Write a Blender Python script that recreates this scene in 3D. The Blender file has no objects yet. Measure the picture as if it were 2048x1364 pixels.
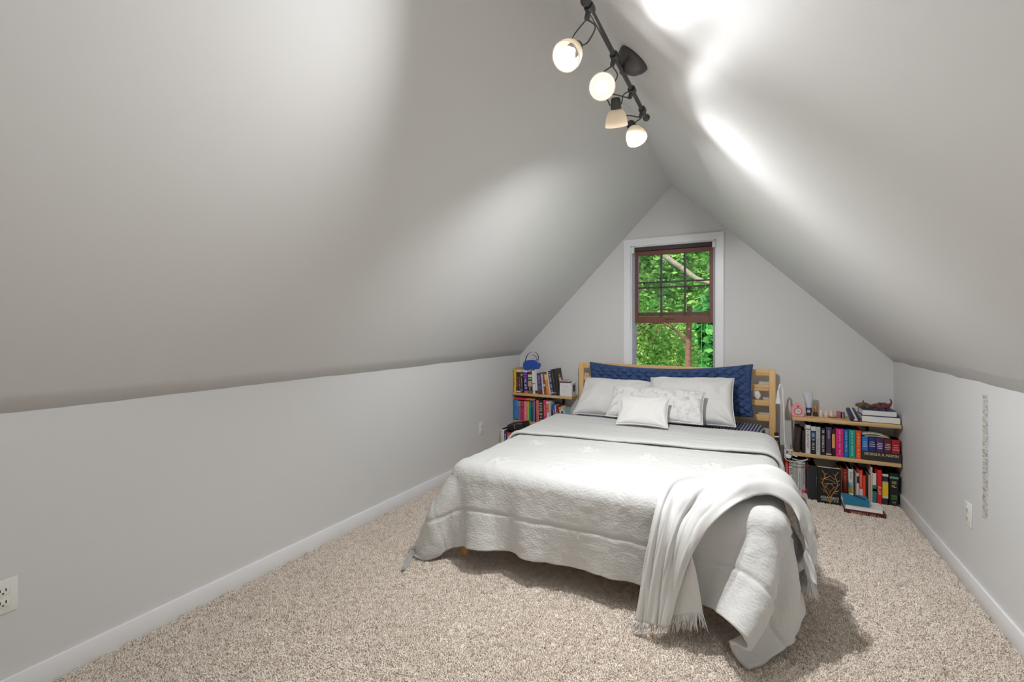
import bpy, bmesh, math, random
import numpy as np
from mathutils import Vector, Matrix, Euler
from mathutils.bvhtree import BVHTree
PI = math.pi
SC = bpy.context.scene
COL = SC.collection
RNG = random.Random(7)

# ------------------------------------------------------------------ measures
XL, XR = -2.2145, 0.912          # knee walls
YB, YF = 4.3375, -1.3            # gable wall with the window, wall behind the camera
ZL, ZR = 0.975, 1.01             # tops of the knee walls
RX, RZ = -0.6666, 2.559          # ridge
CAM_H = 1.26

# ------------------------------------------------------------------ helpers
def lin(c):
    return tuple((x / 12.92 if x <= .04045 else ((x + .055) / 1.055) ** 2.4) for x in c)
def rgb(r, g, b):
    return lin((r / 255, g / 255, b / 255)) + (1,)

def tag(o, label=None, cat=None, group=None, kind=None):
    if label: o['label'] = label
    if cat: o['category'] = cat
    if group: o['group'] = group
    if kind: o['kind'] = kind
    return o

def empty(name, loc=(0, 0, 0), rot=(0, 0, 0), label=None, cat=None, group=None, kind=None):
    o = bpy.data.objects.new(name, None)
    o.empty_display_size = .05
    COL.objects.link(o)
    o.location = loc
    o.rotation_euler = rot
    return tag(o, label, cat, group, kind)

def link(name, me, mat=None, parent=None, smooth=False):
    o = bpy.data.objects.new(name, me)
    COL.objects.link(o)
    if mat is not None:
        me.materials.append(mat)
    if parent is not None:
        o.parent = parent
    if smooth:
        me.polygons.foreach_set('use_smooth', [True] * len(me.polygons))
    return o

def from_bm(name, bm, mat=None, parent=None, smooth=False, angle=None):
    bmesh.ops.recalc_face_normals(bm, faces=bm.faces[:])
    me = bpy.data.meshes.new(name)
    bm.to_mesh(me)
    bm.free()
    o = link(name, me, mat, parent, smooth or angle is not None)
    if angle is not None:
        me.set_sharp_from_angle(angle=math.radians(angle))
    return o

def from_arrays(name, verts, faces, mat=None, parent=None, smooth=True):
    me = bpy.data.meshes.new(name)
    me.from_pydata([tuple(map(float, v)) for v in verts], [], faces)
    me.update()
    return link(name, me, mat, parent, smooth)

def box(bm, x0, x1, y0, y1, z0, z1, M=None, bev=0.0, seg=2):
    r = bmesh.ops.create_cube(bm, size=1)
    vs = r['verts']
    for v in vs:
        v.co = Vector((x0 + (v.co.x + .5) * (x1 - x0), y0 + (v.co.y + .5) * (y1 - y0), z0 + (v.co.z + .5) * (z1 - z0)))
    if bev > 0:
        es = list({e for v in vs for e in v.link_edges})
        rr = bmesh.ops.bevel(bm, geom=es, offset=bev, segments=seg, affect='EDGES', profile=.5)
        vs = list({v for f in rr['faces'] for v in f.verts} | {v for v in vs if v.is_valid})
    if M is not None:
        bmesh.ops.transform(bm, matrix=M, verts=vs)
    return vs

def boxobj(name, dims, mat, parent=None, bev=0.0, seg=2):
    bm = bmesh.new()
    box(bm, *dims, bev=bev, seg=seg)
    return from_bm(name, bm, mat, parent, angle=40 if bev else None)

def tube(bm, pts, r, n=10, cap=True):
    pts = [Vector(p) for p in pts]
    rs = r if hasattr(r, '__len__') else [r] * len(pts)
    rings = []
    up = None
    for i, p in enumerate(pts):
        t = (pts[min(i + 1, len(pts) - 1)] - pts[max(i - 1, 0)]).normalized()
        if up is None:
            up = Vector((0, 0, 1)) if abs(t.z) < .9 else Vector((1, 0, 0))
        a = t.cross(up)
        if a.length < 1e-5:
            a = t.orthogonal()
        a.normalize()
        b = a.cross(t).normalized()
        up = b
        rings.append([bm.verts.new(p + (a * math.cos(2 * PI * k / n) + b * math.sin(2 * PI * k / n)) * rs[i]) for k in range(n)])
    for i in range(len(rings) - 1):
        for k in range(n):
            bm.faces.new((rings[i][k], rings[i][(k + 1) % n], rings[i + 1][(k + 1) % n], rings[i + 1][k]))
    if cap:
        bm.faces.new(rings[0]); bm.faces.new(rings[-1])
    return [v for rg in rings for v in rg]

def lathe(bm, prof, n=28, M=None, close=False):
    """prof = [(radius, height)...] turned about local z"""
    rings = []
    for (r, z) in prof:
        if r < 1e-6:
            rings.append([bm.verts.new((0, 0, z))])
        else:
            rings.append([bm.verts.new((r * math.cos(2 * PI * k / n), r * math.sin(2 * PI * k / n), z)) for k in range(n)])
    pairs = list(zip(rings[:-1], rings[1:]))
    if close:
        pairs.append((rings[-1], rings[0]))
    for a, b in pairs:
        for k in range(n):
            q = [a[k % len(a)], a[(k + 1) % len(a)], b[(k + 1) % len(b)], b[k % len(b)]]
            q2 = []
            for v in q:
                if v not in q2: q2.append(v)
            if len(q2) > 2:
                try: bm.faces.new(q2)
                except ValueError: pass
    vs = [v for rg in rings for v in rg]
    if M is not None:
        bmesh.ops.transform(bm, matrix=M, verts=vs)
    return vs

def prism(bm, poly, y0, y1, M=None):
    """polygon in xz pushed along y"""
    a = [bm.verts.new((x, y0, z)) for x, z in poly]
    b = [bm.verts.new((x, y1, z)) for x, z in poly]
    bm.faces.new(a); bm.faces.new(list(reversed(b)))
    n = len(poly)
    for i in range(n):
        bm.faces.new((a[i], b[i], b[(i + 1) % n], a[(i + 1) % n]))
    if M is not None:
        bmesh.ops.transform(bm, matrix=M, verts=a + b)
    return a + b

def aim(direction, loc=(0, 0, 0)):
    """matrix taking local +z to direction"""
    q = Vector(direction).normalized().to_track_quat('Z', 'Y')
    return Matrix.Translation(loc) @ q.to_matrix().to_4x4()

def smoothpath(pts, per=8):
    pts = [Vector(p) for p in pts]
    out = []
    for i in range(len(pts) - 1):
        p0 = pts[max(i - 1, 0)]; p1 = pts[i]; p2 = pts[i + 1]; p3 = pts[min(i + 2, len(pts) - 1)]
        for k in range(per):
            t = k / per
            out.append(.5 * ((2 * p1) + (p2 - p0) * t + (2 * p0 - 5 * p1 + 4 * p2 - p3) * t * t + (3 * p1 - p0 - 3 * p2 + p3) * t ** 3))
    out.append(pts[-1])
    return out

# value noise for numpy arrays
def vnoise(x, y, seed=0):
    xi = np.floor(x).astype(np.int64); yi = np.floor(y).astype(np.int64)
    fx = x - xi; fy = y - yi
    fx = fx * fx * (3 - 2 * fx); fy = fy * fy * (3 - 2 * fy)
    def h(a, b):
        n = (a * 374761393 + b * 668265263 + seed * 1274126177) & 0xffffffff
        n = ((n ^ (n >> 13)) * 1274126177) & 0xffffffff
        return ((n ^ (n >> 16)) & 0xffff) / 32767.5 - 1
    a = h(xi, yi); b = h(xi + 1, yi); c = h(xi, yi + 1); d = h(xi + 1, yi + 1)
    return (a * (1 - fx) + b * fx) * (1 - fy) + (c * (1 - fx) + d * fx) * fy

# ------------------------------------------------------------------ materials
MATS = {}
def newmat(name):
    m = bpy.data.materials.new(name)
    m.use_nodes = True
    nt = m.node_tree
    return m, nt, nt.nodes['Principled BSDF']

def mat(name, col, rough=.6, metal=0.0, bump=None, var=None, spec=.5, sheen=0.0, coat=0.0):
    """bump=(scale,strength,distance)  var=(scale, amount) gentle mottling of the colour"""
    if name in MATS: return MATS[name]
    m, nt, b = newmat(name)
    c = rgb(*col)
    b.inputs['Base Color'].default_value = c
    b.inputs['Roughness'].default_value = rough
    b.inputs['Metallic'].default_value = metal
    b.inputs['Specular IOR Level'].default_value = spec
    if sheen:
        b.inputs['Sheen Weight'].default_value = sheen
        b.inputs['Sheen Roughness'].default_value = .5
    if coat: b.inputs['Coat Weight'].default_value = coat
    tc = nt.nodes.new('ShaderNodeTexCoord')
    if var:
        n = nt.nodes.new('ShaderNodeTexNoise'); n.inputs['Scale'].default_value = var[0]; n.inputs['Detail'].default_value = 4
        mix = nt.nodes.new('ShaderNodeMix'); mix.data_type = 'RGBA'
        mix.inputs[6].default_value = tuple(x * (1 - var[1]) for x in c[:3]) + (1,)
        mix.inputs[7].default_value = tuple(min(1, x * (1 + var[1])) for x in c[:3]) + (1,)
        nt.links.new(tc.outputs['Object'], n.inputs['Vector'])
        nt.links.new(n.outputs['Fac'], mix.inputs[0])
        nt.links.new(mix.outputs[2], b.inputs['Base Color'])
    if bump:
        n = nt.nodes.new('ShaderNodeTexNoise'); n.inputs['Scale'].default_value = bump[0]; n.inputs['Detail'].default_value = 5
        bp = nt.nodes.new('ShaderNodeBump'); bp.inputs['Strength'].default_value = bump[1]; bp.inputs['Distance'].default_value = bump[2]
        nt.links.new(tc.outputs['Object'], n.inputs['Vector'])
        nt.links.new(n.outputs['Fac'], bp.inputs['Height'])
        nt.links.new(bp.outputs['Normal'], b.inputs['Normal'])
    MATS[name] = m
    return m

WALL = mat('wall_paint', (220, 220, 219), .55, bump=(55, .12, .002), var=(1.3, .015), spec=.3)
CEIL = mat('ceiling_paint', (220, 220, 219), .5, bump=(14, .12, .004), var=(1.1, .015), spec=.35)
TRIM = mat('trim_white', (240, 241, 243), .35, bump=(30, .05, .001))
PLATE = mat('plate_almond', (236, 236, 230), .4)
SLOT = mat('slot_dark', (40, 36, 30), .6)
METAL = mat('dark_bronze_metal', (92, 91, 92), .42, metal=.7, var=(40, .15))
WIN_BROWN = mat('window_brown', (112, 62, 44), .45, var=(8, .18), bump=(40, .08, .001))
WIN_DARK = mat('window_dark_track', (62, 44, 44), .5)
WIN_GREY = mat('jamb_liner', (172, 166, 176), .5)
BLACKMETAL = mat('black_metal', (34, 32, 32), .45, metal=.3)
WHITEPL = mat('white_plastic', (238, 238, 236), .35)
PAPER = mat('page_paper', (232, 226, 210), .8, var=(90, .08))
PAPERW = mat('page_paper_white', (240, 238, 232), .8, var=(90, .05))
CORD = mat('white_cord', (226, 224, 218), .5)

def wood_mat(name, ca, cb, axis='X', scale=6.0):
    m, nt, b = newmat(name)
    tc = nt.nodes.new('ShaderNodeTexCoord')
    mp = nt.nodes.new('ShaderNodeMapping')
    s = {'X': (.35, 5, 5), 'Y': (5, .35, 5), 'Z': (5, 5, .35)}[axis]
    mp.inputs['Scale'].default_value = s
    w = nt.nodes.new('ShaderNodeTexNoise'); w.inputs['Scale'].default_value = scale; w.inputs['Detail'].default_value = 6; w.inputs['Distortion'].default_value = 1.2
    r = nt.nodes.new('ShaderNodeValToRGB')
    r.color_ramp.elements[0].position = .3; r.color_ramp.elements[0].color = rgb(*ca)
    r.color_ramp.elements[1].position = .7; r.color_ramp.elements[1].color = rgb(*cb)
    nt.links.new(tc.outputs['Object'], mp.inputs['Vector'])
    nt.links.new(mp.outputs['Vector'], w.inputs['Vector'])
    nt.links.new(w.outputs['Fac'], r.inputs['Fac'])
    nt.links.new(r.outputs['Color'], b.inputs['Base Color'])
    b.inputs['Roughness'].default_value = .45
    return m
PINE_X = wood_mat('pine_along_x', (224, 176, 112), (242, 204, 146), 'X')
PINE_Y = wood_mat('pine_along_y', (222, 172, 108), (240, 200, 142), 'Y')
PINE_Z = wood_mat('pine_along_z', (224, 176, 112), (242, 204, 146), 'Z')
BOARD = wood_mat('shelf_pine', (206, 166, 110), (228, 194, 142), 'X')

def cloth_mat(name, col, kind='seersucker', scale=110.0, strength=.5, dist=.004, rough=.85):
    m, nt, b = newmat(name)
    b.inputs['Base Color'].default_value = rgb(*col)
    b.inputs['Roughness'].default_value = rough
    b.inputs['Specular IOR Level'].default_value = .25
    b.inputs['Sheen Weight'].default_value = .15
    uv = nt.nodes.new('ShaderNodeUVMap')
    bp = nt.nodes.new('ShaderNodeBump'); bp.inputs['Strength'].default_value = strength; bp.inputs['Distance'].default_value = dist
    if kind == 'seersucker':
        mp = nt.nodes.new('ShaderNodeMapping'); mp.inputs['Scale'].default_value = (1, 1.7, 1)
        v = nt.nodes.new('ShaderNodeTexVoronoi'); v.feature = 'SMOOTH_F1'; v.inputs['Scale'].default_value = scale; v.inputs['Randomness'].default_value = .75
        n = nt.nodes.new('ShaderNodeTexNoise'); n.inputs['Scale'].default_value = 22; n.inputs['Detail'].default_value = 3
        ad = nt.nodes.new('ShaderNodeMath'); ad.operation = 'MULTIPLY_ADD'; ad.inputs[1].default_value = 1.2
        nt.links.new(uv.outputs['UV'], mp.inputs['Vector']); nt.links.new(mp.outputs['Vector'], v.inputs['Vector'])
        nt.links.new(uv.outputs['UV'], n.inputs['Vector'])
        nt.links.new(n.outputs['Fac'], ad.inputs[0]); nt.links.new(v.outputs['Distance'], ad.inputs[2])
        nt.links.new(ad.outputs[0], bp.inputs['Height'])
    else:
        tc = nt.nodes.new('ShaderNodeTexCoord')
        n = nt.nodes.new('ShaderNodeTexNoise'); n.inputs['Scale'].default_value = scale; n.inputs['Detail'].default_value = 4
        nt.links.new(tc.outputs['Object'], n.inputs['Vector'])
        nt.links.new(n.outputs['Fac'], bp.inputs['Height'])
    nt.links.new(bp.outputs['Normal'], b.inputs['Normal'])
    return m

# ------------------------------------------------------------------ camera
cam_d = bpy.data.cameras.new('camera')
cam_d.sensor_width = 36.0
cam_d.lens = 910.2 / 2048 * 36.0
cam_d.shift_y = -(682 - 655.8) / 2048
cam_d.clip_start = .02
cam = bpy.data.objects.new('camera', cam_d)
COL.objects.link(cam)
cam.location = (0, 0, CAM_H)
cam.rotation_euler = (PI / 2, 0, .4904)
SC.camera = cam

# ------------------------------------------------------------------ room shell
def structure(o):
    o['kind'] = 'structure'
    return o

boxs = lambda n, d, m, **k: structure(boxobj(n, d, m, **k))
FLOORMAT = mat('carpet_backing', (222, 211, 198), .95, var=(60, .2), bump=(150, .5, .004))
boxs('floor', (XL - .1, XR + .1, YF - .1, YB + .1, -.1, 0.0), FLOORMAT)
boxs('wall_left', (XL - .1, XL, YF - .1, YB + .1, 0, ZL + .06), WALL)
boxs('wall_right', (XR, XR + .1, YF - .1, YB + .1, 0, ZR + .06), WALL)

# window opening in the gable wall
OX0, OX1, OZ0, OZ1 = -1.036, -.298, .86, 2.028
def gable(name, y0, y1, hole):
    bm = bmesh.new()
    zf = lambda x: (ZL + (RZ - ZL) * (x - XL) / (RX - XL)) if x < RX else (ZR + (RZ - ZR) * (XR - x) / (XR - RX))
    ov = .07
    polys = []
    if hole:
        polys.append([(XL - .05, 0), (OX0, 0), (OX0, zf(OX0) + ov), (XL - .05, ZL + ov - .05)])
        polys.append([(OX1, 0), (XR + .05, 0), (XR + .05, ZR + ov - .05), (OX1, zf(OX1) + ov)])
        polys.append([(OX0, 0), (OX1, 0), (OX1, OZ0), (OX0, OZ0)])
        polys.append([(OX0, OZ1), (OX1, OZ1), (OX1, zf(OX1) + ov), (RX, RZ + ov), (OX0, zf(OX0) + ov)])
    else:
        polys.append([(XL - .05, 0), (XR + .05, 0), (XR + .05, ZR + ov - .05), (RX, RZ + ov), (XL - .05, ZL + ov - .05)])
    for p in polys:
        prism(bm, p, y0, y1)
    bmesh.ops.remove_doubles(bm, verts=bm.verts[:], dist=1e-5)
    return structure(from_bm(name, bm, WALL))
gable('wall_back', YB, YB + .14, True)
gable('wall_front', YF - .1, YF, False)

# ceiling: two slopes joined by a softly rounded ridge, slightly uneven joint with the knee walls
def make_ceiling():
    ny = 150
    ys = np.linspace(YF - .1, YB + .14, ny)
    prof = []
    for t in np.linspace(0, 1, 24):
        prof.append((XL + (RX - XL) * t, ZL + (RZ - ZL) * t))
    for t in np.linspace(0, 1, 24)[1:]:
        prof.append((RX + (XR - RX) * t, RZ + (ZR - RZ) * t))
    prof = np.array(prof)
    d = np.abs(prof[:, 0] - RX)
    verts = []
    for j, y in enumerate(ys):
        for i, (x, z) in enumerate(prof):
            n = .004 * vnoise(np.array([y * 1.3]), np.array([x * 1.1]), 3)[0]
            if i == 0: n = .0035 * vnoise(np.array([y * 4.5]), np.array([.3]), 5)[0] + .0015 * vnoise(np.array([y * 19]), np.array([.3]), 8)[0]
            if i == len(prof) - 1: n = .0035 * vnoise(np.array([y * 5.5]), np.array([.3]), 15)[0] + .003 * vnoise(np.array([y * 19]), np.array([.3]), 18)[0]
            verts.append((x, y, z + n))
    m = len(prof)
    faces = []
    for j in range(ny - 1):
        for i in range(m - 1):
            faces.append((j * m + i, j * m + i + 1, (j + 1) * m + i + 1, (j + 1) * m + i))
    o = from_arrays('ceiling', verts, faces, CEIL)
    md = o.modifiers.new('thick', 'SOLIDIFY'); md.thickness = .1; md.offset = 1
    # outward means up: flip if the solid grows into the room
    me = o.data
    if me.polygons[0].normal.z < 0:
        me.flip_normals()
    me.set_sharp_from_angle(angle=math.radians(50))
    return structure(o)
make_ceiling()

def baseboard(name, x0, x1, y0, y1):
    bm = bmesh.new()
    box(bm, x0, x1, y0, y1, 0, .088, bev=.004)
    return structure(from_bm(name, bm, TRIM, angle=40))
baseboard('baseboard_left', XL, XL + .013, YF, YB)
baseboard('baseboard_right', XR - .013, XR, YF, YB)
baseboard('baseboard_back', XL + .013, XR - .013, YB - .013, YB)
baseboard('baseboard_front', XL + .013, XR - .013, YF, YF + .013)
# ------------------------------------------------------------------ window
def glass_mat():
    m = bpy.data.materials.new('window_glass'); m.use_nodes = True
    nt = m.node_tree; nt.nodes.clear()
    out = nt.nodes.new('ShaderNodeOutputMaterial')
    tr = nt.nodes.new('ShaderNodeBsdfTransparent'); tr.inputs[0].default_value = (.93, .96, .95, 1)
    gl = nt.nodes.new('ShaderNodeBsdfGlossy'); gl.inputs['Roughness'].default_value = .03
    fr = nt.nodes.new('ShaderNodeFresnel'); fr.inputs['IOR'].default_value = 1.35
    mx = nt.nodes.new('ShaderNodeMixShader')
    nt.links.new(fr.outputs[0], mx.inputs[0]); nt.links.new(tr.outputs[0], mx.inputs[1]); nt.links.new(gl.outputs[0], mx.inputs[2])
    nt.links.new(mx.outputs[0], out.inputs['Surface'])
    return m
GLASS = glass_mat()
win = structure(empty('window_1', ((OX0 + OX1) / 2, YB, OZ0)))
def wpart(name, dims, m, parent=win, bev=0.0, off=None):
    x0, x1, y0, y1, z0, z1 = dims
    o = boxobj(name, (x0 - win.location.x, x1 - win.location.x, y0 - YB, y1 - YB, z0 - OZ0, z1 - OZ0), m, parent, bev)
    return o
CW = .066
bm = bmesh.new()
wx, wy, wz = win.location
def wb(bm, x0, x1, y0, y1, z0, z1, bev=0.0):
    box(bm, x0 - wx, x1 - wx, y0 - wy, y1 - wy, z0 - wz, z1 - wz, bev=bev)
def wprism(bm, poly, y0, y1):
    prism(bm, [(x - wx, z - wz) for x, z in poly], y0 - wy, y1 - wy)
# casing with mitred upper corners
L0, L1, R0, R1, T0, T1 = OX0 - CW, OX0, OX1, OX1 + CW - .005, OZ1, OZ1 + CW
wprism(bm, [(L0, OZ0 - .02), (L1, OZ0 - .02), (L1, T0), (L0, T1)], YB - .02, YB)
wprism(bm, [(R0, OZ0 - .02), (R1, OZ0 - .02), (R1, T1), (R0, T0)], YB - .02, YB)
wprism(bm, [(L0, T1), (L1, T0), (R0, T0), (R1, T1)], YB - .02, YB)
bmesh.ops.bevel(bm, geom=bm.edges[:], offset=.002, segments=1, affect='EDGES')
from_bm('casing', bm, TRIM, win)
wpart('sill', (L0 - .02, R1 + .02, YB - .045, YB + .14, OZ0 - .045, OZ0 - .02), TRIM, bev=.004)
bm = bmesh.new()
wb(bm, OX0, OX0 + .008, YB, YB + .14, OZ0, OZ1)
wb(bm, OX1 - .008, OX1, YB, YB + .14, OZ0, OZ1)
wb(bm, OX0, OX1, YB, YB + .14, OZ1 - .008, OZ1)
wb(bm, OX0, OX1, YB, YB + .14, OZ0 - .02, OZ0)
from_bm('jamb', bm, TRIM, win)
bm = bmesh.new()
for s in (0, 1):
    xa = OX0 + .008 if s == 0 else OX1 - .008 - .012
    wb(bm, xa, xa + .012, YB + .025, YB + .14, OZ0, OZ1 - .008)
    for yy in (.032, .066, .1):
        xb = xa + .012 if s == 0 else xa - .008
        wb(bm, xb, xb + .008, YB + yy, YB + yy + .006, OZ0, OZ1 - .008)
from_bm('jamb_liner', bm, WIN_GREY, win)
bm = bmesh.new()
wb(bm, OX0 + .02, OX1 - .02, YB + .03, YB + .13, 1.985, OZ1 - .008)
from_bm('head_track', bm, WIN_DARK, win)
SX0, SX1 = OX0 + .022, OX1 - .022
def sash(name, y0, y1, z0, z1, bot, top, stile, mz):
    bm = bmesh.new()
    wb(bm, SX0, SX0 + stile, y0, y1, z0, z1, .002)
    wb(bm, SX1 - stile, SX1, y0, y1, z0, z1, .002)
    wb(bm, SX0 + stile, SX1 - stile, y0, y1, z0, z0 + bot, .002)
    wb(bm, SX0 + stile, SX1 - stile, y0, y1, z1 - top, z1, .002)
    s = from_bm(name, bm, WIN_BROWN, win)
    ix0, ix1, iz0, iz1 = SX0 + stile, SX1 - stile, z0 + bot, z1 - top
    ym = (y0 + y1) / 2
    bm = bmesh.new(); wb(bm, ix0, ix1, ym - .002, ym + .002, iz0, iz1)
    from_bm('pane', bm, GLASS, s)
    for k in (1, 2):
        x = ix0 + (ix1 - ix0) * k / 3
        bm = bmesh.new(); wb(bm, x - .007, x + .007, y0 + .004, y1 - .004, iz0, iz1, .002)
        from_bm('muntin', bm, WIN_DARK, s)
    bm = bmesh.new(); wb(bm, ix0, ix1, y0 + .004, y1 - .004, mz - .007, mz + .007, .002)
    from_bm('muntin', bm, WIN_DARK, s)
    return s
low = sash('lower_sash', YB + .04, YB + .068, 1.306, 1.982, .062, .04, .036, 1.637)
upp = sash('upper_sash', YB + .074, YB + .1, 1.372, 2.02, .034, .05, .034, 1.69)
# finger groove in the lower rail, lock on the upper sash's rail
bm = bmesh.new(); wb(bm, -.735, -.655, YB + .036, YB + .041, 1.334, 1.342, .001)
from_bm('finger_pull', bm, WIN_DARK, low)
bm = bmesh.new()
tube(bm, [(x - wx, YB + .071 - wy, z - wz) for x, z in [(-.71 + .02 * math.cos(a) + .02, 1.408 + .016 * math.sin(a)) for a in np.linspace(0, PI, 12)]], .003, 6)
from_bm('sash_lock', bm, WIN_DARK, upp)
for (x0, x1) in ((OX0 + .001, OX0 + .033), (OX1 - .03, OX1 - .001)):
    bm = bmesh.new()
    wb(bm, x0, x1, YB - .03, YB + .016, 1.962, 2.02, .003)
    b = from_bm('blind_bracket', bm, WHITEPL, win, angle=40)
    b['label'] = 'white plastic bracket'
bm = bmesh.new()
tube(bm, [(-.425 - wx, YB + .085 - wy, z - wz) for z in np.linspace(.86, 1.31, 6)], .0022, 6)
c = from_bm('cord', bm, CORD, win); c['label'] = 'thin white cord'
# ------------------------------------------------------------------ track light
def emit_mat(name, col, strength):
    m = bpy.data.materials.new(name); m.use_nodes = True
    nt = m.node_tree; nt.nodes.clear()
    out = nt.nodes.new('ShaderNodeOutputMaterial')
    e = nt.nodes.new('ShaderNodeEmission'); e.inputs[0].default_value = col; e.inputs[1].default_value = strength
    nt.links.new(e.outputs[0], out.inputs['Surface'])
    return m
def frosted_mat():
    m = bpy.data.materials.new('frosted_white_glass'); m.use_nodes = True
    nt = m.node_tree; nt.nodes.clear()
    out = nt.nodes.new('ShaderNodeOutputMaterial')
    d = nt.nodes.new('ShaderNodeBsdfDiffuse'); d.inputs[0].default_value = rgb(238, 230, 214)
    t = nt.nodes.new('ShaderNodeBsdfTranslucent'); t.inputs[0].default_value = rgb(240, 232, 220)
    g = nt.nodes.new('ShaderNodeBsdfGlossy'); g.inputs['Roughness'].default_value = .25
    mx = nt.nodes.new('ShaderNodeMixShader'); mx.inputs[0].default_value = .4
    m2 = nt.nodes.new('ShaderNodeMixShader'); m2.inputs[0].default_value = .06
    nt.links.new(d.outputs[0], mx.inputs[1]); nt.links.new(t.outputs[0], mx.inputs[2])
    nt.links.new(mx.outputs[0], m2.inputs[1]); nt.links.new(g.outputs[0], m2.inputs[2])
    nt.links.new(m2.outputs[0], out.inputs['Surface'])
    return m
BULB_STRENGTH = 34.0
BULB = emit_mat('bulb_glow', (1.0, .99, .98, 1), BULB_STRENGTH)
FROST = frosted_mat()
BULBGLASS = emit_mat('bulb_glass_glow', (1.0, .95, .88, 1), 2.6)
RODX, RODZ = -.457, 2.262
track = empty('track_light', (RODX, 1.78, RODZ), label='dark bronze four-spot track light on the sloped ceiling, white glass shades lit', cat='ceiling light')
T0 = Vector(track.location)
def loc(p): return Vector(p) - T0
bm = bmesh.new()
tube(bm, [loc((RODX, y, RODZ)) for y in (1.335, 1.5, 1.7, 1.9, 2.205)], .0085, 14)
from_bm('rod', bm, METAL, track, angle=50)
for y in (1.335, 2.215):
    bm = bmesh.new()
    bmesh.ops.create_uvsphere(bm, u_segments=18, v_segments=10, radius=.017)
    bmesh.ops.translate(bm, vec=loc((RODX, y, RODZ)), verts=bm.verts[:])
    from_bm('finial', bm, METAL, track, smooth=True)
# canopy: shallow cup on the right-hand slope
nrm = Vector((-1, 0, -1)).normalized()
cc = Vector((RODX, 1.78, RODZ)) - nrm * .0635
bm = bmesh.new()
lathe(bm, [(0, 0), (.066, 0), (.067, .006), (.062, .022), (.045, .045), (.022, .058), (.012, .06), (.012, .072), (0, .072)], 36, aim(nrm, loc(cc)))
from_bm('canopy', bm, METAL, track, angle=35)
def spot(joint, pos, d, watts, deg):
    """one swivelling spot: joint on the rod, wire bracket, socket, bell-shaped glass shade and bulb; pos = middle of the shade"""
    joint, pos, d = Vector(joint), Vector(pos), Vector(d).normalized()
    sp = bpy.data.objects.new('spot_head', None); sp.empty_display_size = .03
    COL.objects.link(sp); sp.parent = track; sp.location = loc(joint)
    L = lambda p: Vector(p) - joint
    # swivel collar on the rod
    bm = bmesh.new()
    lathe(bm, [(0, -.017), (.014, -.017), (.016, -.012), (.016, .012), (.014, .017), (0, .017)], 18, aim((0, 1, 0), L(joint)))
    lathe(bm, [(0, 0), (.009, 0), (.009, .03), (.006, .036), (0, .036)], 14, aim((-.3, 0, -1), L(joint)))
    from_bm('swivel', bm, METAL, sp, angle=40)
    M = aim(d, L(pos))
    # socket cup behind the shade
    bm = bmesh.new()
    lathe(bm, [(0, -.078), (.014, -.078), (.019, -.07), (.021, -.05), (.022, -.028), (.0, -.028)], 24, M)
    from_bm('socket', bm, METAL, sp, angle=40)
    # glass bell, thin wall
    outp = [(.0195, -.036), (.026, -.032), (.035, -.02), (.042, -.002), (.0455, .018), (.0465, .032)]
    inp = [(r - .0035, z + (.001 if i else .004)) for i, (r, z) in enumerate(outp)][::-1]
    bm = bmesh.new()
    lathe(bm, outp + inp, 36, M, close=True)
    s = from_bm('glass_shade', bm, FROST, sp, angle=60); s['label'] = 'frosted white glass shade'
    # reflector bulb: rounded front
    bm = bmesh.new()
    lathe(bm, [(0, -.026), (.010, -.026), (.013, -.014), (.022, .008), (.026, .019)], 24, M)
    from_bm('bulb_body', bm, BULBGLASS, sp, angle=60)
    bm = bmesh.new()
    lathe(bm, [(.026, .019)] + [(.026 * math.cos(a), .019 + .006 * math.sin(a)) for a in np.linspace(.15, PI / 2 - .01, 6)] + [(0, .0251)], 24, M)
    b = from_bm('bulb', bm, BULB, sp, smooth=True); b['label'] = 'glowing bulb face'
    ld = bpy.data.lights.new('spot_beam', 'SPOT')
    ld.energy = watts; ld.spot_size = math.radians(deg); ld.spot_blend = 1.0; ld.shadow_soft_size = .013; ld.color = (.985, .99, 1.0)
    lo = bpy.data.objects.new('spot_beam', ld); COL.objects.link(lo)
    lo.parent = sp
    lo.matrix_local = Matrix.Translation(L(pos + d * .036)) @ (-d).to_track_quat('Z', 'Y').to_matrix().to_4x4()
    # wire harp: from the swivel, two prongs to either side of the socket
    side = d.cross(Vector((0, 0, 1)))
    if side.length < .1: side = Vector((1, 0, 0))
    side.normalize()
    jb = joint + Vector((-.3, 0, -1)).normalized() * .034
    for s_ in (-1, 1):
        a = pos - d * .05 + side * s_ * .023
        k = pos - d * .085 + side * s_ * .034
        mid = (jb + k) / 2 + side * s_ * .022 - d * .015
        bm = bmesh.new()
        tube(bm, smoothpath([L(jb), L(mid), L(k), L(a)], 6), .0026, 8)
        from_bm('bracket_arm', bm, METAL, sp, smooth=True)
spot((RODX, 1.372, RODZ), (-.521, 1.366, 2.135), (-.106, -.73, -.67), 40, 160)
spot((RODX, 1.66, RODZ), (-.489, 1.61, 2.135), (.26, -.848, -.46), 13, 100)
spot((RODX, 1.93, RODZ), (-.512, 1.885, 2.138), (-.10, .5, -.85), 70, 152)
spot((RODX, 2.13, RODZ), (-.482, 2.095, 2.142), (.40, -.285, -.97), 38, 135)
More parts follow.
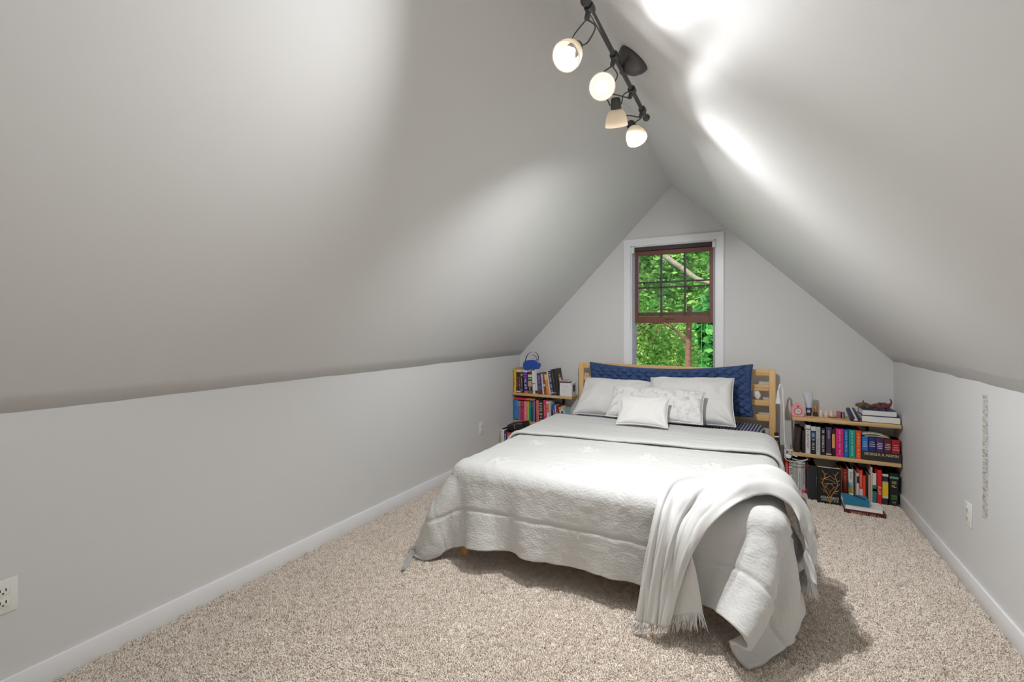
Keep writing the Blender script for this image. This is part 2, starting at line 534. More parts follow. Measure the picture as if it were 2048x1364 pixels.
# ------------------------------------------------------------------ bed frame
BX0, BX1 = -1.512, 0.147
BY0, BY1 = 2.05, 4.257
bed = empty('bed', ((BX0 + BX1) / 2, (BY0 + BY1) / 2, 0), label='pine slatted bed frame with open headboard under the window', cat='bed')
bl = Vector(bed.location)
def bpart(name, dims, m, bev=.004):
    x0, x1, y0, y1, z0, z1 = dims
    return boxobj(name, (x0 - bl.x, x1 - bl.x, y0 - bl.y, y1 - bl.y, z0, z1), m, bed, bev)
hb = empty('headboard'); hb.parent = bed
def hpart(name, dims, m, bev=.004):
    o = bpart(name, dims, m, bev); o.parent = hb; return o
for x in (BX0, BX1 - .046):
    hpart('headboard_post', (x, x + .046, 4.212, 4.257, 0, .922), PINE_Z)
for z0, z1 in ((.872, .922), (.748, .797), (.626, .672), (.503, .555)):
    hpart('headboard_rail', (BX0 + .046, BX1 - .046, 4.222, 4.25, z0, z1), PINE_X)
for x in (BX0 + .08, BX1 - .1):
    bpart('side_rail', (x, x + .024, 2.151, 4.212, .2, .285), PINE_Y)
bpart('foot_rail', (BX0 + .08, BX1 - .1, 2.128, 2.15, .2, .285), PINE_X)
for x in (BX0 + .075, BX1 - .095):
    bpart('leg', (x, x + .042, 2.085, 2.127, 0, .30), PINE_Z)
bpart('slat_base', (BX0 + .106, BX1 - .11, 2.152, 4.2, .27, .288), PINE_X)

# ------------------------------------------------------------------ mattress in its checked sheet
def check_mat():
    m, nt, b = newmat('navy_check')
    uv = nt.nodes.new('ShaderNodeTexCoord')
    mp = nt.nodes.new('ShaderNodeMapping'); mp.inputs['Rotation'].default_value = (0, 0, .1)
    sx = nt.nodes.new('ShaderNodeSeparateXYZ')
    nt.links.new(uv.outputs['Object'], mp.inputs['Vector']); nt.links.new(mp.outputs['Vector'], sx.inputs[0])
    def wave(sock, per, thr):
        a = nt.nodes.new('ShaderNodeMath'); a.operation = 'MULTIPLY'; a.inputs[1].default_value = 2 * PI / per
        s = nt.nodes.new('ShaderNodeMath'); s.operation = 'SINE'
        g = nt.nodes.new('ShaderNodeMath'); g.operation = 'GREATER_THAN'; g.inputs[1].default_value = thr
        nt.links.new(sock, a.inputs[0]); nt.links.new(a.outputs[0], s.inputs[0]); nt.links.new(s.outputs[0], g.inputs[0])
        return g.outputs[0]
    ad0 = nt.nodes.new('ShaderNodeMath'); ad0.operation = 'SUBTRACT'
    nt.links.new(sx.outputs[1], ad0.inputs[0]); nt.links.new(sx.outputs[2], ad0.inputs[1])
    a = wave(sx.outputs[0], .022, .35); c = wave(ad0.outputs[0], .03, -.2)
    mu = nt.nodes.new('ShaderNodeMath'); mu.operation = 'MULTIPLY'
    nt.links.new(a, mu.inputs[0]); nt.links.new(c, mu.inputs[1])
    mx = nt.nodes.new('ShaderNodeMix'); mx.data_type = 'RGBA'
    mx.inputs[6].default_value = rgb(44, 52, 92); mx.inputs[7].default_value = rgb(226, 226, 232)
    nt.links.new(mu.outputs[0], mx.inputs[0]); nt.links.new(mx.outputs[2], b.inputs['Base Color'])
    b.inputs['Roughness'].default_value = .85
    return m
bm = bmesh.new()
box(bm, -.75, .75, -1.03, 1.03, 0, .2, bev=.055, seg=5)
for v in bm.verts:
    v.co.z += .002 + .002 * vnoise(np.array([v.co.x * 5]), np.array([v.co.y * 5]), 2)[0]
mattress = from_bm('mattress', bm, check_mat(), smooth=True)
mattress.location = (-.6795, 3.155, .292)
tag(mattress, 'mattress in a navy sheet with fine white checks, bare at the headboard', 'mattress')

# ------------------------------------------------------------------ cloth solver (position based)
class Cloth:
    def __init__(s, P, rest_s, pins=None):
        s.P = P.copy(); s.V = np.zeros_like(P); s.ny, s.nx = P.shape[:2]
        s.s = rest_s; s.pins = pins or []
    def _con(s, P, di, dj, L, k):
        ny, nx = s.ny, s.nx
        # colour the constraints so that no vertex is written twice in a batch
        step_i, step_j = max(1, abs(di)), max(1, abs(dj))
        for par in (0, 1):
            if di:
                base = [i for i in range(0, ny - di) if (i // step_i) % 2 == par]
                I = np.array(base)
                if len(I) == 0: continue
                J0, J1 = (0, nx - dj) if dj >= 0 else (-dj, nx)
                A = P[I, J0:J1]; B = P[I + di, J0 + dj:J1 + dj]
            else:
                J = np.array([j for j in range(0, nx - dj) if (j // step_j) % 2 == par])
                if len(J) == 0: continue
                A = P[:, J]; B = P[:, J + dj]
            d = B - A
            l = np.sqrt((d * d).sum(-1, keepdims=True)) + 1e-9
            c = d * (.5 * k * (l - L) / l)
            if di:
                P[I, J0:J1] += c; P[I + di, J0 + dj:J1 + dj] -= c
            else:
                P[:, J] += c; P[:, J + dj] -= c
    def step(s, dt, cons, collide, damp=.985, iters=8, g=-9.8):
        P0 = s.P.copy()
        s.V[..., 2] += g * dt
        s.V *= damp
        P = s.P + s.V * dt
        for it in range(iters):
            for (di, dj, L, k) in cons:
                s._con(P, di, dj, L, k)
            for (sl, target, k) in s.pins:
                P[sl] += (target - P[sl]) * k
            if it % 2 == 1: collide(P, P0)
        collide(P, P0)
        s.V = (P - P0) / dt
        sp = np.sqrt((s.V ** 2).sum(-1, keepdims=True))
        s.V *= np.minimum(1, 2.0 / (sp + 1e-9))
        s.P = P

def grid_cons(h, bend=.25, bend2=.0, stretch=1.0, shear=.6):
    r2 = math.sqrt(2)
    c = [(0, 1, h, stretch), (1, 0, h, stretch), (1, 1, h * r2, shear), (1, -1, h * r2, shear),
         (0, 2, 2 * h, bend), (2, 0, 2 * h, bend)]
    if bend2:
        c += [(0, 4, 4 * h, bend2), (4, 0, 4 * h, bend2)]
    return c

def rbox_collider(c, b, r, floor=.012, mu=.5):
    c = np.array(c); b = np.array(b)
    def f(P, P0):
        q = P - c
        a = np.abs(q) - (b - r)
        out = np.maximum(a, 0)
        lo = np.sqrt((out ** 2).sum(-1))
        inner = np.minimum(a.max(-1), 0)
        d = lo + inner - r
        hit = d < 0
        if hit.any():
            sg = np.sign(q); sg[sg == 0] = 1
            n = np.where(lo[..., None] > 1e-9, out / (lo[..., None] + 1e-12), np.eye(3)[a.argmax(-1)]) * sg
            push = (-d)[..., None] * n
            mv = P - P0
            tang = mv - (mv * n).sum(-1, keepdims=True) * n
            P[hit] += push[hit] - mu * tang[hit]
        low = P[..., 2] < floor
        if low.any():
            mv = P - P0
            P[low, 2] = floor
            P[low, :2] -= .8 * mv[low, :2]
    return f

def catmull_up(A, f, axis):
    A = np.moveaxis(A, axis, 0)
    n = A.shape[0]
    t = np.arange((n - 1) * f + 1) / f
    i = np.minimum(t.astype(int), n - 2); u = (t - i)[:, None, None]
    p = lambda k: A[np.clip(i + k, 0, n - 1)]
    r = .5 * (2 * p(0) + (p(1) - p(-1)) * u + (2 * p(-1) - 5 * p(0) + 4 * p(1) - p(2)) * u ** 2 + (3 * p(0) - p(-1) - 3 * p(1) + p(2)) * u ** 3)
    return np.moveaxis(r, 0, axis)

def grid_normals(G):
    du = np.gradient(G, axis=1); dv = np.gradient(G, axis=0)
    n = np.cross(du, dv)
    return n / (np.sqrt((n ** 2).sum(-1, keepdims=True)) + 1e-12)

def grid_mesh(name, G, mat_, parent=None, uv=None, thick=0.0, offset=-1, flip=False):
    ny, nx = G.shape[:2]
    idx = np.arange(ny * nx).reshape(ny, nx)
    F = np.stack([idx[:-1, :-1], idx[:-1, 1:], idx[1:, 1:], idx[1:, :-1]], -1).reshape(-1, 4)
    if flip: F = F[:, ::-1]
    me = bpy.data.meshes.new(name)
    me.from_pydata(G.reshape(-1, 3).tolist(), [], F.tolist())
    me.update()
    if uv is not None:
        l = me.uv_layers.new(name='UVMap')
        vi = np.empty(len(me.loops), dtype=np.int32); me.loops.foreach_get('vertex_index', vi)
        l.data.foreach_set('uv', uv.reshape(-1, 2)[vi].astype(np.float32).ravel())
    o = link(name, me, mat_, parent, True)
    if thick:
        md = o.modifiers.new('thickness', 'SOLIDIFY'); md.thickness = thick; md.offset = offset
    return o

# ------------------------------------------------------------------ comforter
CH = .026
CXC, CHALF = -.69, 1.10
CY_TOP, CLEN = 3.46, 1.785         # top edge (after the turn-down) and length down to the front hem
nx = int(2 * CHALF / CH) + 1
ny = int(CLEN / CH) + 1
gx = CXC - CHALF + CH * np.arange(nx)
gy = CY_TOP - CH * np.arange(ny)
X0, Y0 = np.meshgrid(gx, gy)
Z0 = np.full_like(X0, .62)
Z0 += .006 * vnoise(X0 * 6, Y0 * 6, 4)
# start already bent over the edges so that it settles quickly
def start(X, Y):
    ex0, ex1, ey = BX0 - .0, BX1 + .02, 1.99
    P = np.stack([X, Y, np.full_like(X, .60) + .004 * vnoise(X * 7, Y * 7, 4)], -1)
    ol = np.maximum(ex0 - X, 0); orr = np.maximum(X - ex1, 0); of = np.maximum(ey - Y, 0)
    P[..., 0] += ol * .45 - orr * .45
    P[..., 1] += of * .5
    P[..., 2] -= .8 * np.maximum(np.maximum(ol, orr), of) + .08 * np.minimum(np.maximum(ol, orr), of)
    return P
P = start(X0, Y0)
BEDC = (-.6775, 3.13, .28)
BEDB = (.7925, 1.11, .255)
cl = Cloth(P, CH)
jl, jr, il = slice(0, 3), slice(nx - 3, nx), slice(ny - 3, ny)
# the two front corners trail on the carpet
cl.pins = [((slice(ny - 5, ny - 4), slice(nx - 1, nx)), np.array([.055, 1.955, .035]), .2),
           ((slice(ny - 9, ny - 8), slice(nx - 1, nx)), np.array([.15, 2.06, .075]), .2),
           ((slice(ny - 17, ny - 16), slice(nx - 1, nx)), np.array([.175, 2.27, .18]), .1),
           ((slice(ny - 2, ny), slice(0, 2)), np.array([-1.69, 1.97, .015]), .25),
           ((slice(ny - 2, ny), slice(nx - 2, nx)), np.array([-.035, 1.865, .015]), .2),
           ((slice(ny - 1, ny), slice(nx - 6, nx - 5)), np.array([-.105, 1.872, .085]), .15),
           ((slice(0, 2), slice(14, nx - 14)), P[0:2, 14:nx - 14].copy() * [1, 1, 0] + [0, 0, .537], .5)]
cons = grid_cons(CH, .35, .22, 1.0, .5)
coll = rbox_collider(BEDC, BEDB, .075, floor=.014, mu=.4)
for k in range(230):
    cl.step(1 / 90, cons, coll, damp=.97, iters=6)
COMF_LOW = cl.P.copy()
UP = 3
G = catmull_up(catmull_up(COMF_LOW, UP, 0), UP, 1)
ny2, nx2 = G.shape[:2]
U = CH / UP * np.arange(nx2)[None, :] * np.ones((ny2, 1))          # across, metres of cloth
Vv = CH / UP * np.arange(ny2)[:, None] * np.ones((1, nx2))         # down the bed
N = grid_normals(G)
FL = bool(N[20, nx2 // 2, 2] < 0)
if FL: N = -N
hemd = CLEN - Vv
# channel seams, tufted knots, slow wrinkles
seam = np.zeros_like(U)
def line(d, w): return np.exp(-(d / w) ** 2)
for sd_ in (.20,):
    seam += line(hemd - sd_ - .006 * vnoise(U * 5, Vv * 0, 21), .007)
for ux in (.42, U.max() - .40):
    seam += .7 * line(U - ux - .005 * vnoise(Vv * 5, U * 0, 22), .006) * (hemd < .2)
for ux in (.26, U.max() - .26):
    seam += .5 * line(U - ux, .006) * (Vv < 2)
knots = [(ux, vy) for vy in (CLEN - .50, CLEN - .95) for ux in np.linspace(.25, U.max() - .25, 6)]
dimple = np.zeros_like(U)
for (ux, vy) in knots:
    r2 = (U - ux) ** 2 + (Vv - vy) ** 2
    r = np.sqrt(r2); th = np.arctan2(Vv - vy, U - ux)
    dimple += -.014 * np.exp(-r2 / .02 ** 2) + .009 * np.exp(-((r - .036) / .016) ** 2) + .003 * np.sin(7 * th + ux * 9) * np.exp(-((r - .05) / .03) ** 2)
drop = np.clip((.50 - hemd) / .3, 0, 1)
side = np.clip((.42 - np.minimum(U, U.max() - U)) / .3, 0, 1)
wr = .017 * vnoise(U * 8 + .8 * Vv, Vv * 1.6, 31) * drop + .008 * vnoise(U * 17, Vv * 2.6, 32) * drop
wr += .005 * vnoise(U * 2.5, Vv * 9, 33) * side * (1 - drop)
wr += .0022 * vnoise(U * 2.2, Vv * 26, 34) * (1 - drop) * (1 - side) + .004 * vnoise(U * 3, Vv * 4, 35) * (1 - drop)
wr += .0016 * vnoise(U * 45, Vv * 38, 36)
G = G + N * (wr + .012 * drop + dimple - .009 * np.minimum(seam, 1) + .004)[..., None]
# rounded hem: keep everything above the carpet
G[..., 2] = np.maximum(G[..., 2], .012)
COMF_MAT = cloth_mat('comforter_white', (207, 207, 205), 'seersucker', 80.0, .42, .005)
comf = grid_mesh('comforter', G, COMF_MAT, uv=np.stack([U, Vv], -1), thick=.016, flip=FL)
tag(comf, 'white crinkled comforter spread over the bed, corners trailing on the carpet', 'comforter')
# the turned-down top: a second thickness lying on the first, its piped hem across the bed
CL2 = CH / UP
hem_y = 2.70 + .30 * (np.arange(nx2) / (nx2 - 1)) + .012 * vnoise(np.arange(nx2) / 28.0, np.zeros(nx2), 41)
v_hem = CY_TOP - hem_y
rows = 62
T = np.linspace(0, 1, rows)
Gf = np.zeros((rows, nx2, 3)); Nf = np.zeros_like(Gf)
Gs = catmull_up(catmull_up(COMF_LOW, UP, 0), UP, 1)
Ns = grid_normals(Gs)
if Ns[20, nx2 // 2, 2] < 0: Ns = -Ns
for r in range(rows):
    fv = T[r] * v_hem / CL2
    i0 = np.clip(np.floor(fv).astype(int), 0, ny2 - 2); a = (fv - i0)[:, None]
    jj = np.arange(nx2)
    Gf[r] = Gs[i0, jj] * (1 - a) + Gs[i0 + 1, jj] * a
    Nf[r] = Ns[i0, jj] * (1 - a) + Ns[i0 + 1, jj] * a
uf = CL2 * np.arange(nx2)[None, :] * np.ones((rows, 1)); vf = T[:, None] * v_hem[None, :]
off = .030 - .006 * (1 - T[:, None]) * np.ones((1, nx2))
off = off + .0028 * vnoise(uf * 2.0, vf * 24, 51) + .004 * vnoise(uf * 4, vf * 5, 52) + .0012 * vnoise(uf * 40, vf * 40, 53)
dist_hem = v_hem[None, :] - vf
off += .004 * line(dist_hem - .012, .01) - .006 * line(dist_hem - .032, .007)
off += .003 * line(dist_hem - .045, .012) * vnoise(uf * 22, vf * 0, 54)
Gf = Gf + Nf * off[..., None]
TURN_MAT = cloth_mat('comforter_reverse', (205, 205, 203), 'seersucker', 140.0, .22, .004)
turn = grid_mesh('turned_down_top', Gf, TURN_MAT, comf, uv=np.stack([uf, vf], -1), thick=.02, flip=FL)
turn['label'] = 'smooth turned-down top with a piped hem'
bm = bmesh.new()
tube(bm, [Vector(Gf[-1, j] - Nf[-1, j] * .008) for j in range(0, nx2, 2)], .0075, 8)
pp = from_bm('piping', bm, TURN_MAT, turn, smooth=True)
# cloth tie at the near left corner
tie = [(-1.655, 1.95, .045), (-1.635, 1.90, .034), (-1.61, 1.845, .03), (-1.585, 1.79, .026)]
bm = bmesh.new()
pl = smoothpath(tie, 6)
prev = None
for i, p in enumerate(pl):
    s_ = Vector((.82, .5, 0)) * .014 * (1.25 - .5 * i / len(pl))
    a, b_ = bm.verts.new(p - s_ ), bm.verts.new(p + s_)
    if prev: bm.faces.new((prev[0], prev[1], b_, a))
    prev = (a, b_)
bmesh.ops.solidify(bm, geom=bm.faces[:], thickness=.004)
ct = from_bm('corner_tie', bm, TURN_MAT, comf, smooth=True); ct['label'] = 'white fabric tie at the corner'

# ------------------------------------------------------------------ throw: a long narrow blanket bunched over the near right corner
bvh = BVHTree.FromPolygons([Vector(v) for v in G.reshape(-1, 3)], (lambda q: np.stack([q[:-1, :-1], q[:-1, 1:], q[1:, 1:], q[1:, :-1]], -1).reshape(-1, 4).tolist())(np.arange(ny2 * nx2).reshape(ny2, nx2)))
fsgn = -1 if FL else 1
THROW_MAT = cloth_mat('throw_white', (212, 212, 210), 'fine', 420.0, .2, .002)
def resample(pts, n):
    pl = smoothpath(pts, 12)
    cum = [0.0]
    for a, b_ in zip(pl[:-1], pl[1:]): cum.append(cum[-1] + (b_ - a).length)
    out = []; k = 0
    for t in np.linspace(0, cum[-1], n):
        while k < len(cum) - 2 and cum[k + 1] < t: k += 1
        out.append(pl[k].lerp(pl[k + 1], min(1, (t - cum[k]) / (cum[k + 1] - cum[k] + 1e-9))))
    return np.array([tuple(p) for p in out])
def laid_cloth(outer, inner, n, m, clear, fold, seed, fray):
    """strip of cloth between two edges, rippled lengthwise and kept above the comforter"""
    A = resample(outer, n); B = resample(inner, n)
    t = np.linspace(0, 1, m)[None, :, None]
    S = A[:, None] * (1 - t) + B[:, None] * t
    S = S + 0
    ii = np.linspace(0, 1, n)[:, None] * np.ones((1, m)); jj = np.linspace(0, 1, m)[None, :] * np.ones((n, 1))
    lift = fold * (.5 + .5 * np.sin(jj * 2 * PI * 2.6 + 2.2 * np.sin(ii * 5 + seed) + seed)) * (.35 + .65 * np.abs(np.sin(ii * 4.1 + seed))) + fold * .5 * vnoise(jj * 6 + 2 * ii, ii * 4, seed + 9)
    for it in range(3):
        for i in range(n):
            for j in range(m):
                p = Vector(S[i, j])
                h = bvh.find_nearest(p, .3)
                if h[0] is None: continue
                nn = h[1] * fsgn
                d = (p - h[0]).dot(nn)
                want = clear + max(0, lift[i, j])
                if d < want:
                    S[i, j] += np.array(nn) * (want - d)
        # relax so that the ripples stay soft
        for q in range(2):
            S[1:-1, 1:-1] = .5 * S[1:-1, 1:-1] + .125 * (S[:-2, 1:-1] + S[2:, 1:-1] + S[1:-1, :-2] + S[1:-1, 2:])
    S = catmull_up(catmull_up(S, 2, 0), 2, 1)
    nS = grid_normals(S)
    if (nS[..., 2].mean()) < 0: nS = -nS
    a_ = np.linspace(0, 1, S.shape[0])[:, None]; b__ = np.linspace(0, 1, S.shape[1])[None, :]
    rip = np.abs(vnoise(b__ * 7 + 1.5 * np.sin(a_ * 4), a_ * 3.2, seed + 40)) + .6 * np.abs(vnoise(b__ * 14 + 2 * a_, a_ * 5, seed + 41))
    S = S + nS * (rip * fold * .42 * np.minimum(1, np.minimum(b__, 1 - b__) * 8 + .15))[..., None]
    for i in range(S.shape[0]):
        for j in range(S.shape[1]):
            p = Vector(S[i, j])
            h = bvh.find_nearest(p, .2)
            if h[0] is None: continue
            nn = h[1] * fsgn
            d = (p - h[0]).dot(nn)
            if d < clear * .8: S[i, j] += np.array(nn) * (clear * .8 - d)
    S[..., 2] = np.maximum(S[..., 2], .02)
    return S
def fringe_of(row, inn, parent, seed, L0=.05):
    bm = bmesh.new(); rg = random.Random(seed)
    w2 = len(row)
    for j in range(0, w2 * 3 - 3):
        f = j / 3.0
        j0 = min(int(f), w2 - 2); u = f - j0
        p = Vector(row[j0] * (1 - u) + row[j0 + 1] * u)
        q = Vector(inn[j0] * (1 - u) + inn[j0 + 1] * u)
        d = (p - q).normalized()
        L = L0 * (.8 + .5 * rg.random())
        sw = Vector((rg.uniform(-.012, .012), rg.uniform(-.006, .006), 0))
        pts = [p - d * .004, p + d * L * .35 + sw * .4, p + d * L * .7 + sw, p + d * L + sw * 1.5]
        pts = [Vector((x.x, x.y, max(x.z, .016))) for x in pts]
        for k in range(len(pts)):
            h = bvh.find_nearest(pts[k], .1)
            if h[0] is not None:
                nn = h[1] * fsgn
                dd = (pts[k] - h[0]).dot(nn)
                if -.018 < dd < .009 and L0 > .05 and seed == 6: pts[k] = pts[k] + nn * (.009 - dd)
        tube(bm, pts, [.0024, .0022, .0018, .0008], 5)
    return from_bm('fringe', bm, THROW_MAT, parent, smooth=True)
OUTER = [(-.431, 1.885, .062), (-.404, 1.90, .274), (-.379, 1.92, .424), (-.362, 1.965, .53), (-.35, 2.06, .57), (-.30, 2.18, .57), (-.21, 2.29, .57), (-.10, 2.41, .57), (.02, 2.50, .57), (.10, 2.52, .56), (.15, 2.50, .47), (.17, 2.43, .38), (.18, 2.34, .30), (.185, 2.27, .25)]
INNER = [(-.295, 1.875, .09), (-.257, 1.89, .25), (-.219, 1.90, .369), (-.17, 1.925, .46), (-.11, 1.955, .535), (-.065, 1.99, .57), (-.015, 2.07, .575), (.035, 2.12, .575), (.075, 2.13, .55), (.11, 2.14, .47), (.13, 2.12, .40), (.145, 2.11, .33), (.155, 2.10, .26)]
TG = laid_cloth(OUTER, INNER, 64, 24, .024, .04, 2, None)
throw = grid_mesh('throw_blanket', TG, THROW_MAT, thick=.005, offset=0)
tag(throw, 'thin white fringed throw laid across the near right corner of the bed', 'blanket')
UG = laid_cloth([(-.37, 1.905, .085), (-.33, 1.91, .25), (-.27, 1.918, .36)], [(-.177, 1.90, .160), (-.20, 1.91, .29), (-.225, 1.918, .385)], 16, 14, .014, .008, 5, None)
und = grid_mesh('folded_layer', UG, THROW_MAT, throw, thick=.004, offset=0)
und['label'] = 'fringed under layer of the throw'
fringe_of(UG[0], UG[3], und, 5, .055)
fringe_of(TG[-1][:-4], TG[-4][:-4], throw, 6, .055)
fringe_of(TG[0][:16], TG[3][:16], throw, 8, .03)
# ------------------------------------------------------------------ pillows
def pillow(name, w, h, t, mat_, bottom, lean, label, group=None, yaw=0.0, roll=0.0, pinch=.05, seed=0, wrinkle=.006, quilt=None, n=44, sag=0.0, power=.42, cat='pillow'):
    """soft cushion: width along x, height up z, bulging along y; bottom = middle of its lower edge"""
    u = np.linspace(-1, 1, n); v = np.linspace(-1, 1, n)
    Uu, Vq = np.meshgrid(u, v)
    # bunch samples toward the seam
    Uu = np.sign(Uu) * np.abs(Uu) ** .8; Vq = np.sign(Vq) * np.abs(Vq) ** .8
    x = w / 2 * Uu * (1 - pinch * (1 - Vq ** 2) ** 1.0 * np.abs(Uu))
    z = h / 2 + h / 2 * Vq * (1 - pinch * 1.2 * (1 - Uu ** 2) * np.abs(Vq))
    z -= sag * (1 - Uu ** 2) * (Vq + 1) / 2
    th = t / 2 * np.clip((1 - np.abs(Uu) ** 2.6) * (1 - np.abs(Vq) ** 2.6), 0, 1) ** power
    fr = wrinkle * (vnoise(x * 9 + seed, z * 7, seed) + .5 * vnoise(x * 23, z * 19, seed + 1))
    # creases running in from the corners
    for cx, cz in ((-1, -1), (1, -1), (-1, 1), (1, 1)):
        dx = (Uu - cx) * w / 2; dz = (Vq - cz) * h / 2
        r = np.sqrt(dx ** 2 + dz ** 2); a = np.arctan2(dz * cz * -1, dx * cx * -1)
        fr += wrinkle * .9 * np.sin(a * 11 + seed) * np.exp(-(r / .13) ** 2)
    edge = np.clip((1 - np.maximum(np.abs(Uu), np.abs(Vq))) / .12, 0, 1)
    q = np.zeros_like(x)
    if quilt:
        a = (x + z * 1.35) * 2 * PI / quilt; b = (x - z * 1.35) * 2 * PI / quilt
        a = a + .5 * vnoise(x * 6, z * 6, seed + 5); b = b + .5 * vnoise(x * 6, z * 6, seed + 6)
        q = .030 * (np.abs(np.sin(a / 2)) * np.abs(np.sin(b / 2))) ** .8 - .012 + .006 * np.maximum(np.sin(a) ** 8, np.sin(b) ** 8)
    yf = -(th + (fr + q) * edge); yb = th + (fr * .7 + q) * edge
    front = np.stack([x, yf, z], -1).reshape(-1, 3); back = np.stack([x, yb, z], -1).reshape(-1, 3)
    idx = np.arange(n * n).reshape(n, n)
    F = np.stack([idx[:-1, :-1], idx[:-1, 1:], idx[1:, 1:], idx[1:, :-1]], -1).reshape(-1, 4)
    bidx = idx + n * n
    for s_ in (np.s_[0, :], np.s_[-1, :], np.s_[:, 0], np.s_[:, -1]):
        bidx[s_] = idx[s_]
    B = np.stack([bidx[:-1, :-1], bidx[1:, :-1], bidx[1:, 1:], bidx[:-1, 1:]], -1).reshape(-1, 4)
    bm = bmesh.new()
    vs = [bm.verts.new(p) for p in np.concatenate([front, back])]
    for f in np.concatenate([F, B]).tolist():
        bm.faces.new([vs[i] for i in f])
    bmesh.ops.delete(bm, geom=[v_ for v_ in bm.verts if not v_.link_faces], context='VERTS')
    o = from_bm(name, bm, mat_, smooth=True)
    o.matrix_world = Matrix.Translation(bottom) @ Matrix.Rotation(yaw, 4, 'Z') @ Matrix.Rotation(-lean, 4, 'X') @ Matrix.Rotation(roll, 4, 'Y')
    md = o.modifiers.new('soft', 'SUBSURF'); md.levels = 1; md.render_levels = 1
    tag(o, label, cat, group)
    # piped seam round the edge
    loop = [front[i] for i in list(idx[0, :]) + list(idx[1:, -1]) + list(idx[-1, -2::-1]) + list(idx[-2:0:-1, 0])]
    bm = bmesh.new()
    m_ = len(loop)
    tube(bm, [loop[i % m_] for i in range(0, m_ + 1)], .0035, 6, cap=False)
    from_bm('piping', bm, mat_, o, smooth=True)
    return o
PLW = cloth_mat('pillowcase_white', (224, 223, 220), 'fine', 260.0, .2, .002)
def plush_mat(name, ca, cb, scale, bump_s, sheen):
    m, nt, b = newmat(name)
    tc = nt.nodes.new('ShaderNodeTexCoord')
    n = nt.nodes.new('ShaderNodeTexNoise'); n.inputs['Scale'].default_value = scale; n.inputs['Detail'].default_value = 5; n.inputs['Distortion'].default_value = .6
    r = nt.nodes.new('ShaderNodeValToRGB')
    r.color_ramp.elements[0].position = .3; r.color_ramp.elements[0].color = rgb(*ca)
    r.color_ramp.elements[1].position = .5; r.color_ramp.elements[1].color = rgb(*cb)
    nt.links.new(tc.outputs['Object'], n.inputs['Vector']); nt.links.new(n.outputs['Fac'], r.inputs['Fac'])
    nt.links.new(r.outputs['Color'], b.inputs['Base Color'])
    n2 = nt.nodes.new('ShaderNodeTexNoise'); n2.inputs['Scale'].default_value = bump_s; n2.inputs['Detail'].default_value = 4
    bp = nt.nodes.new('ShaderNodeBump'); bp.inputs['Strength'].default_value = .6; bp.inputs['Distance'].default_value = .004
    nt.links.new(tc.outputs['Object'], n2.inputs['Vector']); nt.links.new(n2.outputs['Fac'], bp.inputs['Height']); nt.links.new(bp.outputs['Normal'], b.inputs['Normal'])
    b.inputs['Roughness'].default_value = .8
    b.inputs['Sheen Weight'].default_value = sheen
    b.inputs['Sheen Tint'].default_value = rgb(*cb)
    return m
NAVY = plush_mat('navy_plush', (34, 48, 82), (58, 82, 128), 30, 120, .7)
MARBLE = plush_mat('marbled_plush', (192, 188, 190), (224, 222, 220), 30, 90, .3)
R_ = math.radians
ZS = .513                       # sheet
ZC = .572                       # turned-down comforter
pillow('body_pillow', 1.36, .42, .15, NAVY, (-.685, 4.09, ZS + .022), R_(6), 'long navy plush pillow in a diamond pintuck, standing against the headboard', pinch=.03, seed=3, wrinkle=.008, quilt=.085, n=120, sag=.045, roll=R_(-1.2))
pillow('pillow', .61, .42, .17, PLW, (-1.066, 3.665, ZS + .014), R_(50), 'white bed pillow at the left, by the bookshelf with the sleep mask', 'white bed pillows', pinch=.05, seed=11, wrinkle=.011, roll=R_(1))
pillow('pillow', .63, .44, .19, PLW, (-.435, 3.64, ZS + .02), R_(43), 'white bed pillow at the right, upright before the navy pillow', 'white bed pillows', pinch=.055, seed=19, wrinkle=.011, roll=R_(-3))
pillow('lumbar_pillow', .69, .29, .13, MARBLE, (-.665, 3.425, ZC + .012), R_(46), 'oblong marbled grey and white plush cushion behind the small square one', pinch=.04, seed=23, wrinkle=.009, n=60, power=.36, cat='cushion')
pillow('square_cushion', .35, .25, .10, PLW, (-.695, 3.205, ZC + .008), R_(44), 'small plain white square cushion in front of the pillows', pinch=.08, seed=31, wrinkle=.004, yaw=R_(4), cat='cushion')
